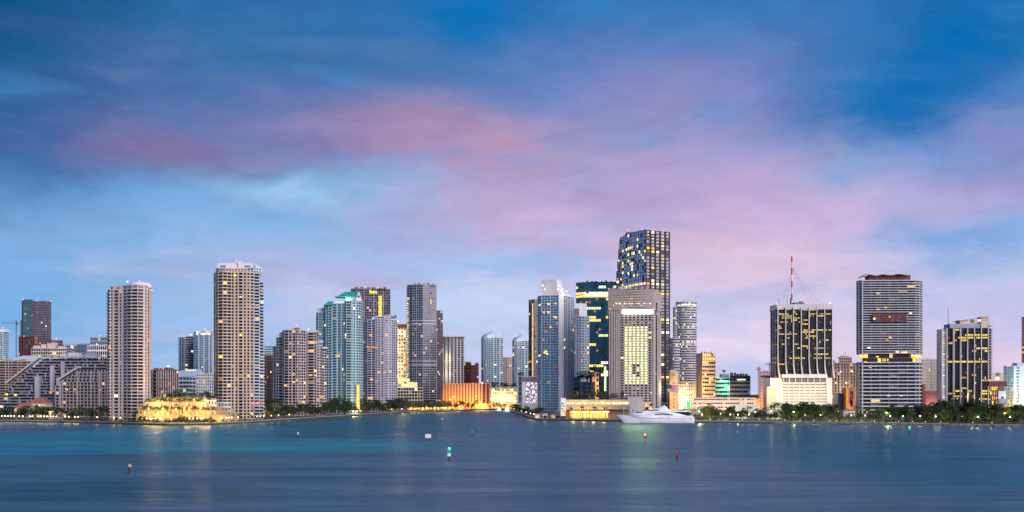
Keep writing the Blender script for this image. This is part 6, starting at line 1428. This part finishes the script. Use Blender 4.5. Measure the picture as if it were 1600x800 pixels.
def mk_palm(seed):
    r = random.Random(seed); tr = MB(); ps = [(.02 * math.sin(i * .9 + seed), .015 * i * r.uniform(.3, 1), i * .16) for i in range(6)]
    for a, b_ in zip(ps, ps[1:]): tr.tube(a, b_, .020, .017, 7)
    top = Vector(ps[-1]); cr = MB(); n_ = r.randint(15, 19)
    for i in range(n_):
        a = 6.283 * i / n_ + r.uniform(-.2, .2); el_ = r.uniform(-.25, 1.1); L_ = r.uniform(.24, .32); d = Vector((math.cos(a), math.sin(a), 0)); sd_ = Vector((-d.y, d.x, 0)); p0 = top.copy(); pr = None
        for k in range(6):
            u = k / 5; p_ = top + d * (L_ * (u * math.cos(max(0, el_ - u * .7)))) + Vector((0, 0, L_ * (math.sin(el_) * u - .75 * u * u))); w = .035 * (1 - u) ** .6 * (1 if k else .4) + .004
            row = (p_ + sd_ * w - Vector((0, 0, w * .6)), p_, p_ - sd_ * w - Vector((0, 0, w * .6)))
            if pr: cr.quad(*[tuple(q_) for q_ in (pr[0], row[0], row[1], pr[1])]); cr.quad(*[tuple(q_) for q_ in (pr[1], row[1], row[2], pr[2])])
            pr = row
    return tr.mesh('trunk', bark), [cr.mesh('fronds', palmm)]
def mk_bush(seed):
    r = random.Random(seed); cr = MB(); tr = MB(); tr.tube((0, 0, -.2), (0, 0, .4), .05, .03, 5)
    for k in range(260):
        u = Vector((r.gauss(0, 1), r.gauss(0, 1), abs(r.gauss(0, 1)))).normalized(); c = Vector((u.x * .55 * r.uniform(.6, 1.1), u.y * .5 * r.uniform(.6, 1.1), .15 + u.z * .75 * r.uniform(.5, 1.05))); n1_ = Vector((r.gauss(0, 1), r.gauss(0, 1), r.gauss(0, 1))).normalized(); t1 = n1_.orthogonal().normalized(); t2 = n1_.cross(t1); w = r.uniform(.05, .10)
        cr.quad(tuple(c - t1 * w), tuple(c - t2 * w * .6), tuple(c + t1 * w), tuple(c + t2 * w * .6))
    return tr.mesh('trunk', bark), [cr.mesh('foliage', lm_) for lm_ in leafs]
TR = [mk_tree(i) for i in range(6)]; PL = [mk_palm(i) for i in range(4)]; BU = [mk_bush(i) for i in range(3)]
rt = random.Random(77)
def plant(kind, px, D, h_, lab, grp, z=GZ, tone=None, wide=1.0):
    lib, nm_, cat = {'t': (TR, 'leafy_tree', 'tree'), 'p': (PL, 'palm_tree', 'palm'), 'b': (BU, 'round_shrub', 'shrub')}[kind]
    tr, crs = rt.choice(lib); t = thing(nm_, lab, cat, (X(px, D), D, z), grp); sc = h_ * rt.uniform(.9, 1.1)
    w = sc * wide * (rt.uniform(.9, 1.25) if kind != 'p' else 1.0); t.scale = (w, w, sc); t.rotation_euler = (0, 0, rt.uniform(0, 6.28))
    c = crs[min(tone if tone is not None else rt.randrange(len(crs)), len(crs) - 1)]
    obj('trunk', tr, t); obj(c.name.split('.')[0], c, t)
def row(kind, px0, px1, n_, dd, h_, lab0, grp, base=None, z=GZ, tone=None, jit=.8, wide=1.0):
    for i in range(n_):
        lab = lab0 + nth(i, n_); px = px0 + (px1 - px0) * (i + .5 + rt.uniform(-.5, .5) * jit) / n_; d = (base if base else shore_y(px)) + rt.uniform(*dd); plant(kind, px, d, rt.uniform(*h_), lab, grp, z, tone, wide)
row('t', 0, 168, 20, (28, 75), (10, 15), 'dark leafy tree on the left shore lawn before the terraced apartments', 'trees on the left shore', tone=0)
row('p', 0, 168, 18, (12, 50), (9, 14), 'dark palm on the left shore before the terraced apartments', 'palms on the left shore')
row('b', 0, 215, 22, (8, 14), (1.6, 3), 'low dark shrub in the hedge along the left quay', 'shrubs along the left quay', tone=0)
row('p', 206, 226, 5, (20, 32), (7, 11), 'palm at the garden left end below the pale round tower', 'palms at the left end of the garden')
for k, (a, b_, y0, y1, d, dep) in enumerate(lev):
    z = Z(y1, d); row('p' if k % 2 == 0 else 'b', a + 3, b_ - 3, 10 if k % 2 == 0 else 16, (.6, 4), (6.5, 10.5) if k % 2 == 0 else (2.8, 5), ('palm' if k % 2 == 0 else 'shrub') + ' on the %s terrace of golden garden' % ('lowest', 'second lowest', 'middle', 'second highest', 'highest')[k], 'plants on garden terrace level %d' % (k + 1), d, z, 1)
row('t', 262, 336, 9, (2, 12), (8, 11.5), 'dark orange-lit tree crowning the top of the golden garden', 'trees above the garden', 906, Z(631, 900), 0)
row('t', 276, 284, 2, (0, 6), (15, 17), 'tall dark tree standing above the middle of the garden', 'tall garden trees', 908, Z(634, 900), 0)
row('b', 205, 345, 26, (6, 14), (3, 7), 'dark shrub on the quay below the golden garden', 'shrubs below the garden', tone=0)
row('p', 360, 408, 5, (14, 22), (6, 9), 'palm at the foot of the tallest island tower', 'palms at the tallest island tower'); row('b', 345, 430, 14, (6, 12), (1.5, 3.2), 'dark shrub at the foot of the tallest island tower', 'shrubs at the tallest island tower', tone=0)
row('t', 413, 434, 6, (60, 74), (7, 9), 'dark tree on the roof of the lit garage deck', 'trees on the garage deck', 925, Z(634, 985), 0)
row('t', 418, 520, 16, (10, 40), (10, 16), 'dark tree on the quay before the lavender condominium', 'trees before the lavender condominium', tone=0); row('p', 418, 520, 8, (10, 20), (9, 13), 'palm on the quay before the lavender condominium', 'palms before the lavender condominium')
row('t', 514, 552, 9, (12, 40), (13, 20), 'tall dark tree left of the lit stair of the teal condominium', 'trees at the teal condominium', tone=0); row('p', 520, 552, 4, (12, 24), (11, 14), 'tall palm left of the lit stair of the teal condominium', 'palms at the teal condominium')
row('t', 562, 636, 17, (12, 45), (13, 20), 'dark tree on the quay before the ribbed lavender condominium', 'trees at the ribbed lavender condominium', tone=0); row('p', 562, 640, 9, (12, 30), (12, 16), 'palm on the quay before the ribbed lavender condominium', 'palms at the ribbed lavender condominium')
row('p', 638, 700, 16, (8, 24), (10, 15), 'palm in the lit row on the river bank below the dark slab', 'palms on the river bank'); row('t', 640, 745, 20, (14, 55), (10, 15), 'round tree on the river bank before the finned hotel', 'trees on the river bank'); row('b', 640, 745, 16, (6, 10), (2, 3.5), 'low shrub on the river bank wall', 'shrubs on the river bank')
row('t', 768, 808, 7, (4, 10), (9, 13), 'tree on the planted roof of the yellow floodlit block', 'trees on the yellow block roof', 1622, Z(608, 1620), 0); row('t', 760, 800, 6, (10, 30), (7, 10), 'dark tree at the head of the river mouth', 'trees at the head of the inlet', 1530, tone=0)
row('t', 800, 846, 11, (14, 50), (7, 12), 'dark tree on the curved quay below the pattern wall block', 'trees on the curved quay', tone=0); row('p', 800, 846, 6, (8, 26), (7, 10), 'palm on the curved quay below the pattern wall block', 'palms on the curved quay')
row('p', 852, 884, 5, (12, 18), (5, 8), 'palm among the cafe kiosks at the blue tower', 'palms at the kiosks')
for i_, px in enumerate((892.5, 910, 928, 946)): plant('p', px, 955, 14.0, 'tall palm standing before the gold lit hall' + nth(i_, 4), 'palms before the gold hall')
row('p', 888, 950, 9, (6, 22), (7, 10), 'palm on the planted roof of the waterfront podium', 'palms on the podium roof', 972, Z(625, 968)); row('t', 888, 975, 11, (8, 28), (6, 10), 'bushy tree on the planted roof of the waterfront podium', 'trees on the podium roof', 972, Z(625, 968), 2)
plant('t', 917, 1108, 14, 'single dark tree on the roof of the concrete annex', 'roof tree', Z(598.5, 1105), 0, 1.3); plant('t', 929, 1132, 9, 'small dark tree on the orange lit annex', 'roof tree small', Z(583, 1130), 0, 1.2); plant('t', 814, 1264, 6, 'small tree on the roof corner of the pattern wall block', 'roof tree white', Z(589, 1260), 0, 1.2)
plant('t', 1070, 925, 11, 'dark green tree behind the yacht below the flag', 'tree behind the yacht', GZ, 1); plant('p', 1064, 930, 10, 'palm behind the yacht below the flag', 'palm behind the yacht')
row('t', 1092, 1150, 9, (24, 70), (10, 15), 'dense green tree at the left end of the bay park', 'trees at the left end of the park'); row('b', 1090, 1124, 7, (12, 22), (3.5, 5.5), 'bright lit shrub at the left end of the bay park', 'shrubs at the left end of the park', tone=2)
row('t', 1138, 1215, 14, (22, 55), (7, 11), 'small dark tree before the white exhibition tents', 'trees before the tents', tone=0); row('p', 1140, 1200, 5, (50, 90), (11, 14), 'palm before the low retail block', 'palms before the retail block')
for i_, px in enumerate((1206, 1211, 1216, 1221, 1224)): plant('p', px, shore_y(px) + rt.uniform(95, 125), rt.uniform(15, 18), 'tall palm at the left foot of the ribbed tower' + nth(i_, 5), 'palms at the ribbed tower')
row('p', 1236, 1300, 10, (90, 130), (13, 16), 'palm along the base of the ribbed tower', 'palms along the ribbed tower base')
row('t', 1222, 1306, 15, (40, 95), (13, 18), 'large dark round tree in the park before the ribbed tower', 'large trees before the ribbed tower', tone=0); row('t', 1215, 1330, 18, (18, 45), (6.5, 10), 'small park tree on the lawn before the ribbed tower', 'small trees before the ribbed tower')
row('t', 1328, 1372, 7, (25, 60), (7, 10), 'small tree between the kiosk and the banded tower', 'trees at the kiosk'); row('p', 1336, 1372, 6, (60, 110), (11, 15), 'palm at the left foot of the banded tower', 'palms at the banded tower left')
row('p', 1372, 1450, 16, (30, 80), (10, 15), 'palm in the park before the white banded tower', 'palms before the banded tower'); row('t', 1372, 1450, 18, (24, 90), (10, 16), 'dark tree in the park before the white banded tower', 'trees before the banded tower', tone=0)
row('t', 1446, 1530, 22, (36, 115), (14, 20), 'large dark tree in the park before the gold floor tower', 'large trees before the gold floor tower', tone=0); row('t', 1446, 1530, 14, (18, 40), (7, 11), 'small tree on the quay before the gold floor tower', 'small trees before the gold floor tower')
row('t', 1526, 1620, 22, (36, 115), (12, 17), 'large dark tree in the park at the right edge', 'large trees at the right edge', tone=0); row('p', 1480, 1620, 20, (16, 50), (9, 13), 'palm along the park quay at the right', 'palms at the right quay'); row('t', 1526, 1620, 12, (18, 36), (6, 10), 'small tree on the quay at the right edge', 'small trees at the right edge')
row('b', 1090, 1620, 22, (9, 16), (1.2, 2.4), 'low hedge shrub along the bay park walk', 'hedge shrubs along the park walk', tone=1)
